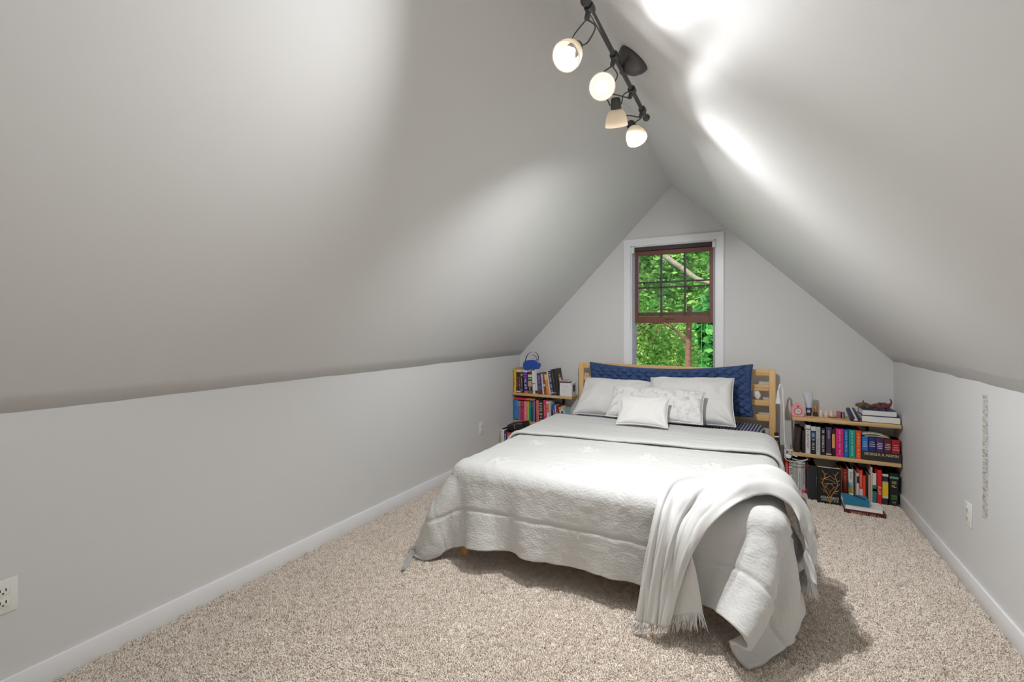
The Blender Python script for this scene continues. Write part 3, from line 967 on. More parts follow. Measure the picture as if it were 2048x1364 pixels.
# ------------------------------------------------------------------ bookshelves
def colmat(c, rough=.55):
    return mat('col_%d_%d_%d' % c, c, rough, var=(30, .06), coat=.1)
def shelf_unit(label, x0, x1, y0, zs):
    s = empty('bookshelf', ((x0 + x1) / 2, y0 + .1, 0), label=label, cat='bookshelf', group='low two-board bookshelves')
    L = s.location
    yb = YB - .016
    for z in zs:
        bm = bmesh.new(); box(bm, x0 - L.x, x1 - L.x, y0 - L.y, yb - L.y, z - .026, z, bev=.0025)
        from_bm('shelf_board', bm, BOARD, s, angle=40)
    for x in (x0 + .14, x1 - .16):
        bm = bmesh.new(); box(bm, x - L.x, x + .018 - L.x, yb - .014 - L.y, yb - L.y, 0, zs[0] - .027)
        from_bm('upright', bm, BLACKMETAL, s)
        for z in zs:
            bm = bmesh.new()
            prism(bm, [(0, 0), (.014, 0), (.014, -.0)], 0, .001) if False else None
            vs = [bm.verts.new(p) for p in ((x - L.x, yb - .014 - L.y, z - .027), (x + .018 - L.x, yb - .014 - L.y, z - .027), (x + .018 - L.x, y0 + .03 - L.y, z - .027), (x - L.x, y0 + .03 - L.y, z - .027), (x - L.x, yb - .014 - L.y, z - .045), (x + .018 - L.x, yb - .014 - L.y, z - .045), (x + .018 - L.x, y0 + .03 - L.y, z - .032), (x - L.x, y0 + .03 - L.y, z - .032))]
            for f in ((0, 1, 2, 3), (7, 6, 5, 4), (0, 4, 5, 1), (1, 5, 6, 2), (2, 6, 7, 3), (3, 7, 4, 0)):
                bm.faces.new([vs[i] for i in f])
            from_bm('bracket', bm, BLACKMETAL, s)
    return s
LZ1, LZ0, RZ1, RZ0 = .594, .311, .580, .310
LY, RY = 4.15, 4.08
shelf_unit('pine two-board bookshelf in the far left corner, left of the bed', -2.205, -1.562, LY, (LZ1, LZ0))
shelf_unit('pine two-board bookshelf in the far right corner, topped with toiletries', .252, .902, RY, (RZ1, RZ0))

# ------------------------------------------------------------------ books
def glyphs(bm, L, W, n, seed, y=0.0):
    """row of small letter-like strokes along local z, centred on x=0"""
    rg = random.Random(seed)
    step = L / n
    for k in range(n):
        if rg.random() < .12: continue
        z = -L / 2 + (k + .5) * step
        a = step * .62; b = W
        t = min(step, W) * .2
        kind = rg.randrange(4)
        segs = []
        if kind in (0, 1, 3): segs.append((-b / 2, b / 2, z - a / 2, z - a / 2 + t))
        if kind in (0, 2): segs.append((-b / 2, b / 2, z + a / 2 - t, z + a / 2))
        if kind in (0, 1, 2): segs.append((-b / 2, -b / 2 + t, z - a / 2, z + a / 2))
        if kind in (1, 3): segs.append((-t / 2, t / 2, z - a / 2, z + a / 2))
        for (xa, xb, za, zb) in segs:
            box(bm, xa, xb, y - .0005, y + .0003, za, zb)
BOOKN = [0]
def book(label, x, y, z, w, h, d, col, lean=0.0, group=None, decor=(), paper=PAPER, soft=False, yaw=0.0, flat=False, cat='book', extra=0.0):
    """spine toward -y. lean = sideways shift of the top (m, + is right). flat: laid on its back with the spine (or pages) to the front."""
    BOOKN[0] += 1
    seed = BOOKN[0] * 13
    th = math.asin(max(-.6, min(.6, lean / h)))
    px = 0.0 if lean <= 0 else -w
    e = empty('book', (x - px, y, z), (0, th, yaw), label, cat, group)
    c = colmat(col)
    t = .0012 if soft else .0026
    o = .0 if soft else .003
    r = min(w * .32, .006)
    # wrap-round cover: outline in plan, pushed up
    out = [(0, d), (0, r)] + [(r - r * math.cos(a), r - r * math.sin(a)) for a in np.linspace(0, PI / 2, 4)[1:]] + [(w - r + r * math.sin(a), r - r * math.cos(a)) for a in np.linspace(0, PI / 2, 4)] + [(w, d)]
    ins = [(w - t, d), (w - t, t + r * .3), (w - t - r * .3, t), (t + r * .3, t), (t, t + r * .3), (t, d)]
    poly = out + ins
    bm = bmesh.new()
    lo = [bm.verts.new((px + a, b, 0)) for a, b in poly]; hi = [bm.verts.new((px + a, b, h)) for a, b in poly]
    n = len(poly)
    for i in range(n):
        bm.faces.new((lo[i], lo[(i + 1) % n], hi[(i + 1) % n], hi[i]))
    f1 = bm.faces.new(lo[::-1]); f2 = bm.faces.new(hi)
    bmesh.ops.triangulate(bm, faces=[f1, f2])
    cv = from_bm('cover', bm, c, e, angle=45)
    bm = bmesh.new()
    box(bm, px + t, px + w - t, t + .001, d - o - .0005, o, h - o)
    from_bm('pages', bm, paper, e)
    bands = {}; letters = {}
    for dct in decor:
        k = dct[0]
        if k == 'B':
            _, cc, a, b_ = dct
            bm = bmesh.new(); box(bm, px + .0004, px + w - .0004, -.0006, r + .002, a * h, b_ * h, bev=0)
            from_bm('spine_band', bm, colmat(cc), e)
        elif k in ('L', 'H'):
            cc, a, b_ = dct[1:4]
            wf = dct[4] if len(dct) > 4 else .45
            bm = bmesh.new()
            L = (b_ - a) * h
            if k == 'L':
                glyphs(bm, L, w * wf, max(3, int(L / (w * wf * .85))), seed + int(a * 100))
            else:
                rows_ = max(1, int(L / .012))
                for q in range(rows_):
                    rg = random.Random(seed + q); ww = w * (.5 + .35 * rg.random())
                    zz = -L / 2 + (q + .5) * L / rows_
                    box(bm, -ww / 2, ww / 2, -.0005, .0003, zz - .0022, zz + .0022)
            bmesh.ops.translate(bm, vec=(px + w / 2, -.0009, (a + b_) / 2 * h), verts=bm.verts[:])
            if len(bm.verts): from_bm('lettering', bm, colmat(cc), e)
            else: bm.free()
        elif k == 'C':      # picture patch on the right-hand cover: colour, y0,y1,z0,z1 as fractions
            _, cc, a, b_, a2, b2 = dct
            bm = bmesh.new(); box(bm, px + w - .0003, px + w + .0006, a * d, b_ * d, a2 * h, b2 * h)
            from_bm('cover_picture', bm, colmat(cc), e)
    return e
W_, K_, GO = (238, 236, 230), (30, 27, 29), (206, 164, 74)
def row(group, y, z, d, items):
    prev = None
    for it in items:
        label, x, w, h, lean, col = it[:6]
        sl = -lean / h
        if prev:
            px_, ph, ps = prev
            x = max(x, px_ + .0008 + max(0, sl - ps) * min(h, ph))
        prev = (x + w / math.cos(math.asin(min(.6, abs(sl)))), h, sl)
        dec = it[6] if len(it) > 6 else ()
        kw = it[7] if len(it) > 7 else {}
        book(label, x, y, z + .0008, w, h, kw.pop('d', d), col, lean, group, dec, **kw)
G1 = 'books on the upper board of the left bookshelf'
row(G1, LY + .006, LZ1, .15, [
 ('thin yellow book at the left end of the upper board, left bookshelf', -2.199, .024, .243, 0, (236, 190, 60), [('L', (190, 140, 30), .3, .7, .3)]),
 ('dark brown book next to the yellow one, upper left shelf', -2.168, .022, .204, 0, (58, 40, 36), [('B', (120, 90, 70), .74, .8), ('B', (232, 228, 220), .03, .09), ('L', (200, 170, 140), .3, .7, .4)]),
 ('dark red-brown book with a lettered spine under the sleep mask', -2.1445, .025, .206, 0, (86, 40, 38), [('B', (150, 110, 96), .7, .76), ('B', (234, 228, 220), .03, .09), ('L', (210, 180, 160), .2, .65, .45)]),
 ('narrow dark patterned book left of the purple-spined one', -2.118, .022, .204, 0, (66, 58, 60), [('B', (180, 160, 110), .84, .95), ('B', (120, 130, 180), .1, .2), ('L', (220, 210, 190), .3, .75, .5)]),
 ('violet book with tall white letters and an orange foot', -2.078, .043, .209, -.013, (64, 46, 138), [('B', (226, 128, 56), .0, .1), ('B', (214, 74, 120), .76, .8), ('B', (150, 80, 200), .88, .95), ('L', W_, .2, .72, .6)]),
 ('tan and black picture-spined book right of the violet one', -2.0325, .041, .214, -.004, (48, 42, 42), [('B', (206, 170, 134), .33, .6), ('B', (120, 196, 186), .66, .74), ('B', (226, 210, 190), .78, .9), ('B', (150, 112, 70), .02, .12), ('L', W_, .16, .3, .4)]),
 ('tall plain white book in the middle of the upper left shelf', -1.9865, .03, .232, -.012, (236, 234, 230), [('B', (40, 38, 40), .42, .45), ('L', (120, 116, 112), .06, .2, .3)]),
 ('largest white hardback, cream spine, behind the purple one', -1.953, .023, .246, -.014, (226, 220, 212), [('B', (44, 40, 44), .02, .14)]),
 ('purple book with a dark red foot, upper left shelf', -1.9285, .044, .208, -.018, (84, 60, 130), [('B', (122, 50, 56), .0, .2), ('B', (70, 110, 160), .22, .4), ('L', (206, 196, 226), .45, .9, .35)]),
 ('slim pale pink book right of the purple one', -1.882, .017, .206, -.02, (226, 208, 214), [('L', (150, 110, 120), .3, .8, .3)]),
 ('slim brown book touching the orange one, upper left shelf', -1.8625, .02, .21, -.022, (142, 88, 74), [('B', (236, 226, 210), .4, .48)]),
 ('orange book leaning left on the upper left shelf', -1.840, .027, .207, -.025, (228, 150, 66), [('B', (236, 200, 120), .7, .96)]),
 ('thin white book leaning against the orange one', -1.8, .013, .236, -.033, (234, 230, 230), []),
 ('tall navy book with big white spine letters, leaning left', -1.7855, .033, .238, -.038, (44, 46, 92), [('L', W_, .28, .95, .5), ('B', (190, 186, 196), .06, .12), ('L', W_, .14, .22, .5)]),
 ('tall charcoal book leaning behind the black illustrated one', -1.751, .024, .256, -.043, (60, 56, 54), [('L', (150, 146, 130), .5, .9, .3), ('B', (140, 132, 126), .06, .12)]),
 ('black book with a cream figure on its cover, beside the white box', -1.7255, .026, .262, -.047, (50, 44, 40), [('C', (226, 204, 160), .35, .75, .36, .64), ('C', (196, 156, 70), .42, .62, .66, .78), ('C', (58, 56, 140), .28, .7, .16, .33)]),
])
# lying on top of the row
def flatbook(label, x0, x1, y0, y1, z, t, cov, paper, group, front='spine', decor=None):
    """book lying on its back cover"""
    e = empty('book', ((x0 + x1) / 2, y0, z), (0, 0, 0), label, 'book', group)
    w, d = x1 - x0, y1 - y0
    c = colmat(cov); b = .0026
    bm = bmesh.new()
    box(bm, -w / 2, w / 2, 0, d, 0, b, bev=.0008, seg=1); box(bm, -w / 2, w / 2, 0, d, t - b, t, bev=.0008, seg=1)
    if front == 'spine': box(bm, -w / 2, w / 2, 0, b, b, t - b)
    else: box(bm, -w / 2, w / 2, d - b, d, b, t - b)
    from_bm('cover', bm, c, e)
    bm = bmesh.new(); i = .003
    y0_, y1_ = (b, d - i) if front == 'spine' else (i, d - b)
    box(bm, -w / 2 + i, w / 2 - i, y0_, y1_, b, t - b)
    from_bm('pages', bm, paper, e)
    if decor:
        bm = bmesh.new()
        glyphs(bm, w * decor[1], t * .45, decor[2], 77)
        bmesh.ops.rotate(bm, cent=(0, 0, 0), matrix=Matrix.Rotation(PI / 2, 3, 'Y'), verts=bm.verts[:])
        bmesh.ops.translate(bm, vec=(0, -.0006, t / 2), verts=bm.verts[:])
        from_bm('lettering', bm, colmat(decor[0]), e)
    return e
flatbook('white paperback lying across the dark books, carrying the sleep mask', -2.172, -2.05, LY + .02, LY + .165, LZ1 + .2105, .02, (232, 228, 222), PAPERW, None, decor=((200, 90, 90), .3, 6))
G2 = 'books on the lower board of the left bookshelf'
row(G2, LY + .006, LZ0, .15, [
 ('sky blue paperback at the left end of the lower board, left shelf', -2.199, .046, .207, 0, (62, 140, 200), [('B', (36, 48, 110), .0, .04), ('L', (30, 60, 120), .5, .7, .2)]),
 ('grey and lilac book between the blue and the crimson ones', -2.152, .032, .198, 0, (146, 116, 176), [('B', (156, 156, 160), .72, 1.0), ('L', (80, 60, 120), .66, .72, .5)]),
 ('crimson book left of the salmon pink one, lower left shelf', -2.119, .036, .2, 0, (206, 48, 88), [('B', (130, 30, 60), .68, .72), ('L', (250, 220, 230), .5, .6, .2)]),
 ('salmon pink book left of the lime green one', -2.082, .035, .2, 0, (244, 146, 140), [('L', (250, 210, 200), .3, .7, .3)]),
 ('slim lime green book among the rainbow spines', -2.046, .023, .201, 0, (164, 212, 84), [('B', (236, 176, 90), .72, .9), ('L', (90, 120, 40), .6, .7, .3)]),
 ('slim teal-blue book right of the lime green one', -2.0225, .023, .203, 0, (24, 124, 160), [('B', (30, 150, 140), .6, 1.0)]),
 ('dark green-teal book at the end of the rainbow row', -1.999, .025, .207, 0, (32, 86, 92), [('L', (120, 190, 170), .7, .95, .4)]),
 ('thin lilac booklet beside the dark green book', -1.9735, .011, .211, 0, (178, 162, 204), [], {'soft': True}),
 ('thin black book between the lilac booklet and the pink one', -1.962, .013, .213, 0, (50, 40, 44), []),
 ('coral pink book with dark letters, lower left shelf', -1.9465, .03, .219, -.003, (240, 132, 132), [('L', (120, 60, 70), .1, .9, .4)]),
 ('thick black book with ornate white letters, lower left shelf', -1.914, .048, .22, -.004, (40, 36, 38), [('L', (226, 220, 200), .2, .96, .62), ('L', (206, 200, 180), .04, .16, .6)]),
 ('hot pink book right of the black ornate one', -1.8645, .031, .227, -.006, (226, 62, 104), [('L', (250, 190, 206), .3, .8, .3)]),
 ('white book with a red title block, right of the hot pink one', -1.832, .025, .216, -.008, (240, 226, 226), [('B', (222, 96, 84), .5, .9), ('L', (250, 236, 230), .54, .86, .5)]),
 ('pale green book with a red panel on its cover', -1.803, .02, .222, -.008, (206, 214, 190), [('C', (228, 78, 58), .1, .95, .2, .62), ('C', (40, 36, 40), .1, .8, .02, .14)]),
 ('royal blue book leaning left on the lower left shelf', -1.750, .03, .19, -.027, (40, 84, 176), [('L', (220, 226, 240), .3, .8, .4)]),
 ('thin white booklet leaning behind the blue book', -1.7185, .008, .186, -.028, (240, 238, 236), [], {'soft': True}),
 ('brown-red book leaning left, lower left shelf', -1.709, .032, .182, -.029, (128, 44, 38), [('L', (220, 180, 150), .4, .8, .3)]),
 ('cream book with an orange top, leaning left', -1.675, .02, .172, -.029, (236, 226, 200), [('B', (70, 120, 170), .5, .66), ('B', (236, 146, 66), .84, 1.0)]),
 ('thin white and navy book leaning left, lower left shelf', -1.653, .015, .16, -.028, (228, 226, 206), [('B', (40, 50, 92), .3, .85)]),
 ('pale blue book at the right end of the lower left shelf', -1.636, .02, .158, -.029, (172, 212, 226), []),
])
flatbook('red book lying flat on top of the rainbow spines', -2.196, -2.06, LY + .01, LY + .145, LZ0 + .2095, .02, (214, 56, 74), PAPERW, None)
flatbook('orange booklet lying flat at the end of the rainbow spines', -2.056, -1.98, LY + .004, LY + .13, LZ0 + .2125, .02, (236, 128, 66), PAPERW, None)
G3 = 'books on the floor under the left bookshelf'
row(G3, 3.86, 0, .17, [
 ('white book with a black lettered spine on the floor by the left wall', -2.19, .04, .272, 0, (236, 234, 230), [('L', (50, 48, 50), .1, .96, .3)]),
 ('navy book standing on the floor behind the bed, left side', -2.149, .03, .262, 0, (44, 50, 108), [('L', W_, .5, .9, .5)]),
 ('red book standing on the floor beside the navy one', -2.118, .03, .25, 0, (222, 72, 52), [('L', (250, 220, 200), .5, .9, .4)]),
 ('green book standing on the floor under the black pouch', -2.087, .03, .236, 0, (70, 140, 62), []),
 ('pink-white paperback on the floor under the black pouch', -2.02, .03, .236, 0, (236, 216, 216), []),
 ('tall white paperback on the floor at the edge of the bed', -1.93, .02, .30, 0, (240, 238, 236), [], {'soft': True}),
])
G4 = 'books on the lower board of the right bookshelf'
row(G4, RY + .01, RZ0, .16, [
 ('dark brown book leaning right at the left end of the right shelf', .262, .036, .188, .014, (54, 42, 40), [('L', (90, 76, 70), .2, .8, .4)]),
 ('black book upright beside the leaning brown one', .314, .022, .172, 0, (40, 34, 34), []),
 ('white book with thin grey letters, first white spine on the right shelf', .338, .033, .214, 0, (228, 224, 220), [('L', (120, 110, 110), .12, .8, .4), ('B', (50, 46, 46), .84, .87)]),
 ('dark blue and black book with white script and a pale top', .372, .031, .208, 0, (32, 34, 42), [('B', (210, 214, 222), .84, 1.0), ('B', (48, 84, 120), .5, .8), ('L', W_, .14, .76, .5)]),
 ('pale grey book between two dark spines, right shelf', .4045, .028, .206, 0, (206, 202, 204), [('L', (130, 124, 130), .1, .9, .4)]),
 ('black book with white script right of the pale grey one', .4345, .029, .203, 0, (32, 30, 34), [('L', W_, .12, .92, .45)]),
 ('plum-brown book with a copper edge, right shelf', .467, .034, .212, 0, (72, 54, 74), [('B', (76, 60, 110), .8, 1.0), ('L', (220, 200, 210), .6, .9, .3), ('B', W_, .04, .07)]),
 ('thin black book with a gold bar on its spine', .5035, .018, .2, 0, (42, 34, 36), [('B', (222, 164, 100), .3, .82)]),
 ('magenta book with two lines of pale letters', .525, .05, .207, 0, (222, 28, 132), [('L', (250, 206, 150), .08, .95, .22)]),
 ('cobalt blue book between the magenta and the teal ones', .577, .025, .205, 0, (28, 116, 190), [('L', (180, 220, 240), .2, .9, .4)]),
 ('teal green book left of the orange-red one', .604, .041, .207, 0, (24, 156, 146), [('L', (180, 236, 190), .08, .95, .3)]),
 ('orange-red book left of the boxed set', .6465, .031, .206, 0, (240, 78, 44), [('L', (255, 220, 110), .06, .9, .45)]),
])
# boxed set: a black slipcase that holds five books
sc_ = empty('slipcase', (.791, RY + .008, RZ0 + .0008), label='black slipcase of a boxed set with the author name along its front', cat='slipcase')
bm = bmesh.new()
w2 = .1115
box(bm, -w2, w2, 0, .003, 0, .066); box(bm, -w2, w2, .003, .125, 0, .003); box(bm, -w2, w2, .122, .125, .003, .066)
box(bm, -w2, -w2 + .002, .003, .122, .003, .066); box(bm, w2 - .002, w2, .003, .122, .003, .066)
from_bm('case', bm, colmat((50, 46, 46)), sc_)
def text_mesh(name, body, size, m, parent, M, extrude=.0004, align='CENTER', xscale=1.0):
    cu = bpy.data.curves.new('txt', 'FONT'); cu.body = body; cu.size = size; cu.extrude = extrude
    cu.align_x = align; cu.align_y = 'CENTER'
    ob = bpy.data.objects.new('txt', cu); COL.objects.link(ob)
    dg = bpy.context.evaluated_depsgraph_get()
    me = bpy.data.meshes.new_from_object(ob.evaluated_get(dg))
    bpy.data.objects.remove(ob); bpy.data.curves.remove(cu)
    for v in me.vertices: v.co.x *= xscale
    me.transform(M)
    o = link(name, me, None, parent)
    me.materials.clear(); me.materials.append(m)
    return o
FRONT = lambda x, y, z: Matrix.Translation((x, y, z)) @ Matrix.Rotation(PI / 2, 4, 'X')
text_mesh('lettering', 'GEORGE R. R. MARTIN', .026, colmat((232, 222, 170)), sc_, FRONT(0, -.0006, .045), xscale=.74)
G5 = 'five volumes in the black slipcase'
row(G5, RY + .013, RZ0 + .004, .105, [
 ('bright blue volume, first of the boxed set', .6825, .036, .165, 0, (40, 118, 196), [('H', (200, 220, 240), .52, .8)]),
 ('navy volume, second of the boxed set', .720, .042, .164, 0, (36, 44, 116), [('H', (214, 220, 240), .55, .82)]),
 ('purple volume in the middle of the boxed set', .763, .044, .163, 0, (72, 44, 104), [('H', (220, 214, 236), .5, .8)]),
 ('maroon volume, fourth of the boxed set', .808, .042, .16, 0, (92, 36, 48), [('H', (226, 206, 200), .5, .8)]),
 ('scarlet volume at the right end of the boxed set', .851, .046, .158, 0, (172, 28, 42), [('H', (240, 170, 170), .5, .8)]),
])
G6 = 'books on the floor under the right bookshelf'
row(G6, RY, 0, .2, [
 ('red book on the floor beside the bed, right bookshelf', .204, .026, .244, 0, (206, 44, 42), [('L', (250, 220, 210), .5, .9, .4)]),
 ('white book with bold black letters next to the red one, on the floor', .2315, .024, .246, 0, (232, 230, 226), [('L', (30, 28, 30), .15, .92, .6)]),
 ('pale grey-green book on the floor, right bookshelf', .2565, .028, .243, 0, (190, 194, 184), []),
 ('plain white book on the floor left of the grey-lettered one', .2855, .029, .24, 0, (230, 228, 226), [('L', (160, 156, 160), .1, .7, .3)]),
 ('white book with grey letters and a pink foot, on the floor', .3155, .022, .24, 0, (216, 210, 214), [('L', (100, 92, 96), .3, .9, .45), ('B', (224, 90, 140), .04, .14)]),
 ('narrow book with a red top and a black spine, on the floor', .339, .013, .238, 0, (44, 38, 40), [('B', (200, 80, 70), .84, .97), ('B', (220, 70, 120), .1, .2)]),
 ('olive yellow book right of the black tree-cover book', .546, .017, .222, 0, (196, 156, 40), []),
 ('dark red book with small gold marks, on the floor', .5645, .033, .23, 0, (146, 30, 30), [('L', (222, 170, 110), .3, .9, .25)]),
 ('white, blue and yellow book standing behind the teal book', .6, .03, .232, 0, (222, 222, 220), [('B', (222, 206, 120), .0, .42), ('B', (150, 196, 206), .42, .58), ('L', (130, 120, 110), .62, .92, .4)]),
 ('slim white book with a black label, on the floor', .6495, .013, .207, 0, (226, 220, 214), [('B', (40, 40, 44), .66, .9)]),
 ('vermilion book with a pale lower panel, on the floor', .664, .021, .232, 0, (236, 72, 60), [('B', (224, 206, 210), .1, .42), ('L', (250, 230, 230), .5, .9, .3)]),
 ('short orange-red book on the floor, right bookshelf', .6865, .016, .197, 0, (238, 76, 34), []),
 ('very thin dark book between orange and beige spines', .7035, .009, .207, 0, (52, 44, 46), [], {'soft': True}),
 ('dusty beige-pink book on the floor, right bookshelf', .717, .016, .207, 0, (204, 168, 152), []),
 ('tall thin cream booklet rising above the floor row', .734, .006, .262, 0, (226, 224, 204), [], {'soft': True}),
 ('white and teal book with a red dot, on the floor', .742, .022, .223, 0, (230, 222, 212), [('B', (28, 128, 120), .0, .62), ('B', (176, 50, 70), .42, .5)]),
 ('bright red book with white letters, on the floor', .768, .027, .25, 0, (226, 30, 32), [('L', W_, .3, .55, .6)]),
 ('black book with a yellow panel on its spine', .7965, .033, .228, 0, (46, 40, 46), [('B', (238, 202, 44), .3, .72), ('B', (220, 214, 204), .24, .3), ('B', (180, 182, 186), .72, .76), ('B', (226, 220, 206), .92, .99)]),
 ('black book with a green leafy spine at the right wall', .836, .05, .238, 0, (24, 26, 28), [('L', (186, 190, 120), .45, .78, .5), ('B', (110, 160, 140), .84, .9), ('L', (96, 164, 70), .22, .44, .6), ('L', (200, 180, 140), .1, .17, .4)]),
])
book('black book with yellow letters standing behind the headboard corner', .1525, 4.03, .2465, .03, .185, .13, (34, 30, 30), -.02, None, [('L', (236, 206, 60), .1, .82, .5), ('B', W_, .95, 1.0)])
book('thick plain black book next to the tree-cover book, on the floor', .3445, 3.955, 0, .048, .258, .118, (26, 25, 30), 0, None, [('B', (44, 42, 48), .02, .98)])
# cover-out book with a gilt tree
tb = empty('book', (.466, 3.915, 0), (0, 0, 0), 'black book facing forward with a gilt branching tree on its cover', 'book')
bm = bmesh.new(); BW, BH = .142, .264
box(bm, -BW / 2, BW / 2, 0, .0028, 0, BH, bev=.001, seg=1); box(bm, -BW / 2, BW / 2, .033, .0358, 0, BH, bev=.001, seg=1); box(bm, -BW / 2, -BW / 2 + .0028, .0028, .033, 0, BH)
from_bm('cover', bm, colmat((22, 22, 26)), tb)
bm = bmesh.new(); box(bm, -BW / 2 + .0028, BW / 2 - .004, .0028, .033, .003, BH - .003)
from_bm('pages', bm, PAPER, tb)
GILT = mat('gilt', (214, 150, 64), .35, metal=.35)
bm = bmesh.new()
def stroke(pts, r):
    tube(bm, [(x * BW, -.0006, z * BH) for x, z in pts], [a * .62 for a in (r if hasattr(r, '__len__') else [r] * len(pts))], 6)
stroke([(.03, 0), (.03, .10), (.03, .20)], .0062)
for s in (-1, 1):
    stroke(smoothpath([(.03, .19, 0), (.03 + s * .09, .30, 0), (.03 + s * .24, .46, 0), (.03 + s * .31, .56, 0), (.03 + s * .27, .68, 0), (.03 + s * .22, .80, 0), (.03 + s * .34, .92, 0)], 5) and [(p.x, p.y) for p in smoothpath([(.03, .19, 0), (.03 + s * .09, .30, 0), (.03 + s * .24, .46, 0), (.03 + s * .31, .56, 0), (.03 + s * .27, .68, 0), (.03 + s * .22, .80, 0), (.03 + s * .34, .92, 0)], 5)], .0036)
    stroke([(.03 + s * .30, .55), (.03 + s * .40, .60)], .002); stroke([(.03 + s * .28, .66), (.03 + s * .40, .70)], .002)
    stroke([(.03 + s * .16, .37), (.03 + s * .36, .42)], .002); stroke([(.03 + s * .12, .33), (.03 + s * .3, .35)], .0016)
    stroke([(.03, .36), (.03 + s * .13, .47), (.03 + s * .24, .52)], .002)
    stroke([(.03 + s * .25, .70), (.03 + s * .1, .74), (.03, .80)], .0022)
    stroke([(.03 + s * .23, .80), (.03 + s * .12, .86)], .002)
stroke([(-.25, .69), (.05, .68), (.28, .62), (.10, .58), (-.22, .56)], .0024)
stroke([(.03, .28), (.03, .36)], .002); stroke([(.07, .6), (.2, .47)], .002); stroke([(-.05, .6), (-.16, .46)], .002)
from_bm('gilt_tree', bm, GILT, tb)
text_mesh('lettering', "ASSASSIN'S", .026, colmat((236, 230, 214)), tb, FRONT(.002, -.0008, .052), xscale=.86)
text_mesh('lettering', 'APPRENTICE', .020, colmat((206, 200, 176)), tb, FRONT(.002, -.0008, .032), xscale=.92)
# stack lying in front of the floor row
G7 = 'stack of books lying in front of the right bookshelf'
flatbook('maroon hardback lying at the bottom of the floor stack, lettered spine', .532, .757, 3.785, 3.908, .001, .033, (84, 28, 34), PAPERW, G7, decor=((226, 170, 130), .7, 16))
flatbook('white book in the middle of the floor stack, page edges to the front', .54, .745, 3.79, 3.908, .0345, .031, (226, 222, 222), PAPERW, G7, front='pages')
flatbook('teal blue book lying on top of the floor stack', .528, .672, 3.785, 3.9, .066, .04, (30, 122, 158), PAPERW, G7, decor=((60, 150, 170), .4, 8))
# pen on the teal book
bm = bmesh.new()
tube(bm, [(0, 0, 0), (.085, 0, 0)], .0036, 10)
pen = from_bm('pen', bm, colmat((40, 44, 70)), smooth=True)
pen.matrix_world = Matrix.Translation((.598, 3.872, .1098)) @ Matrix.Rotation(R_(-52), 4, 'Z')
tag(pen, 'dark pen with a white cap lying on the teal book', 'pen')
bm = bmesh.new(); tube(bm, [(-.03, 0, 0), (.0, 0, 0)], .0042, 10)
from_bm('cap', bm, WHITEPL, pen, smooth=True)
# two thin booklets resting on the boxed set
def booklet(label, x0, x1, y0, y1, z, bow, c):
    bm = bmesh.new(); n = 14
    g = []
    for i in range(n + 1):
        t = i / n
        zz = z + bow * 4 * t * (1 - t)
        g.append([(x0 + (x1 - x0) * t, y0, zz), (x0 + (x1 - x0) * t, y1, zz)])
    lo = [[bm.verts.new(p) for p in r] for r in g]; hi = [[bm.verts.new((p[0], p[1], p[2] + .004)) for p in r] for r in g]
    for i in range(n):
        bm.faces.new((lo[i][0], lo[i + 1][0], lo[i + 1][1], lo[i][1])); bm.faces.new((hi[i][0], hi[i][1], hi[i + 1][1], hi[i + 1][0]))
        bm.faces.new((lo[i][0], hi[i][0], hi[i + 1][0], lo[i + 1][0])); bm.faces.new((lo[i][1], lo[i + 1][1], hi[i + 1][1], hi[i][1]))
    bm.faces.new((lo[0][0], lo[0][1], hi[0][1], hi[0][0])); bm.faces.new((lo[n][0], hi[n][0], hi[n][1], lo[n][1]))
    o = from_bm('booklet', bm, colmat(c), smooth=False)
    tag(o, label, 'booklet')
booklet('cream booklet lying on the boxed set', .70, .84, RY + .012, RY + .11, RZ0 + .169, .004, (206, 200, 150))
booklet('curved white booklet on top of the cream one', .686, .812, RY + .016, RY + .11, RZ0 + .178, .010, (240, 240, 238))
# ------------------------------------------------------------------ wall fittings
def outlet(label, p, wall):
    """duplex outlet: plate in the local yz plane, facing +x (left wall) or -x (right wall)"""
    e = empty('wall_outlet', p, (0, 0, 0 if wall == 'L' else PI), label, 'outlet', 'wall outlets')
    bm = bmesh.new(); box(bm, 0.0003, .006, -.036, .036, -.057, .057, bev=.0025)
    from_bm('plate', bm, PLATE, e, angle=40)
    for dz in (-.02, .02):
        bm = bmesh.new(); box(bm, .006, .0085, -.017, .017, dz - .0145, dz + .0145, bev=.002)
        s = from_bm('socket', bm, PLATE, e, angle=40)
        bm = bmesh.new()
        box(bm, .0083, .0089, -.0085, -.0055, dz - .002, dz + .008); box(bm, .0083, .0089, .0055, .0085, dz - .002, dz + .008); box(bm, .0083, .0089, -.0025, .0025, dz - .010, dz - .0055)
        from_bm('slots', bm, SLOT, s)
    bm = bmesh.new(); lathe(bm, [(0, .0062), (.003, .0062), (.003, .0072), (0, .0074)], 10, Matrix.Rotation(PI / 2, 4, 'Y'))
    from_bm('screw', bm, PLATE, e)
    return e
outlet('almond outlet on the left wall near the bookshelf', (XL, 3.545, .34), 'L')
outlet('almond outlet on the left wall at the near edge of the view', (XL, .538, .363), 'L')
outlet('almond outlet on the right wall below the ragged strip', (XR, 2.975, .36), 'R')
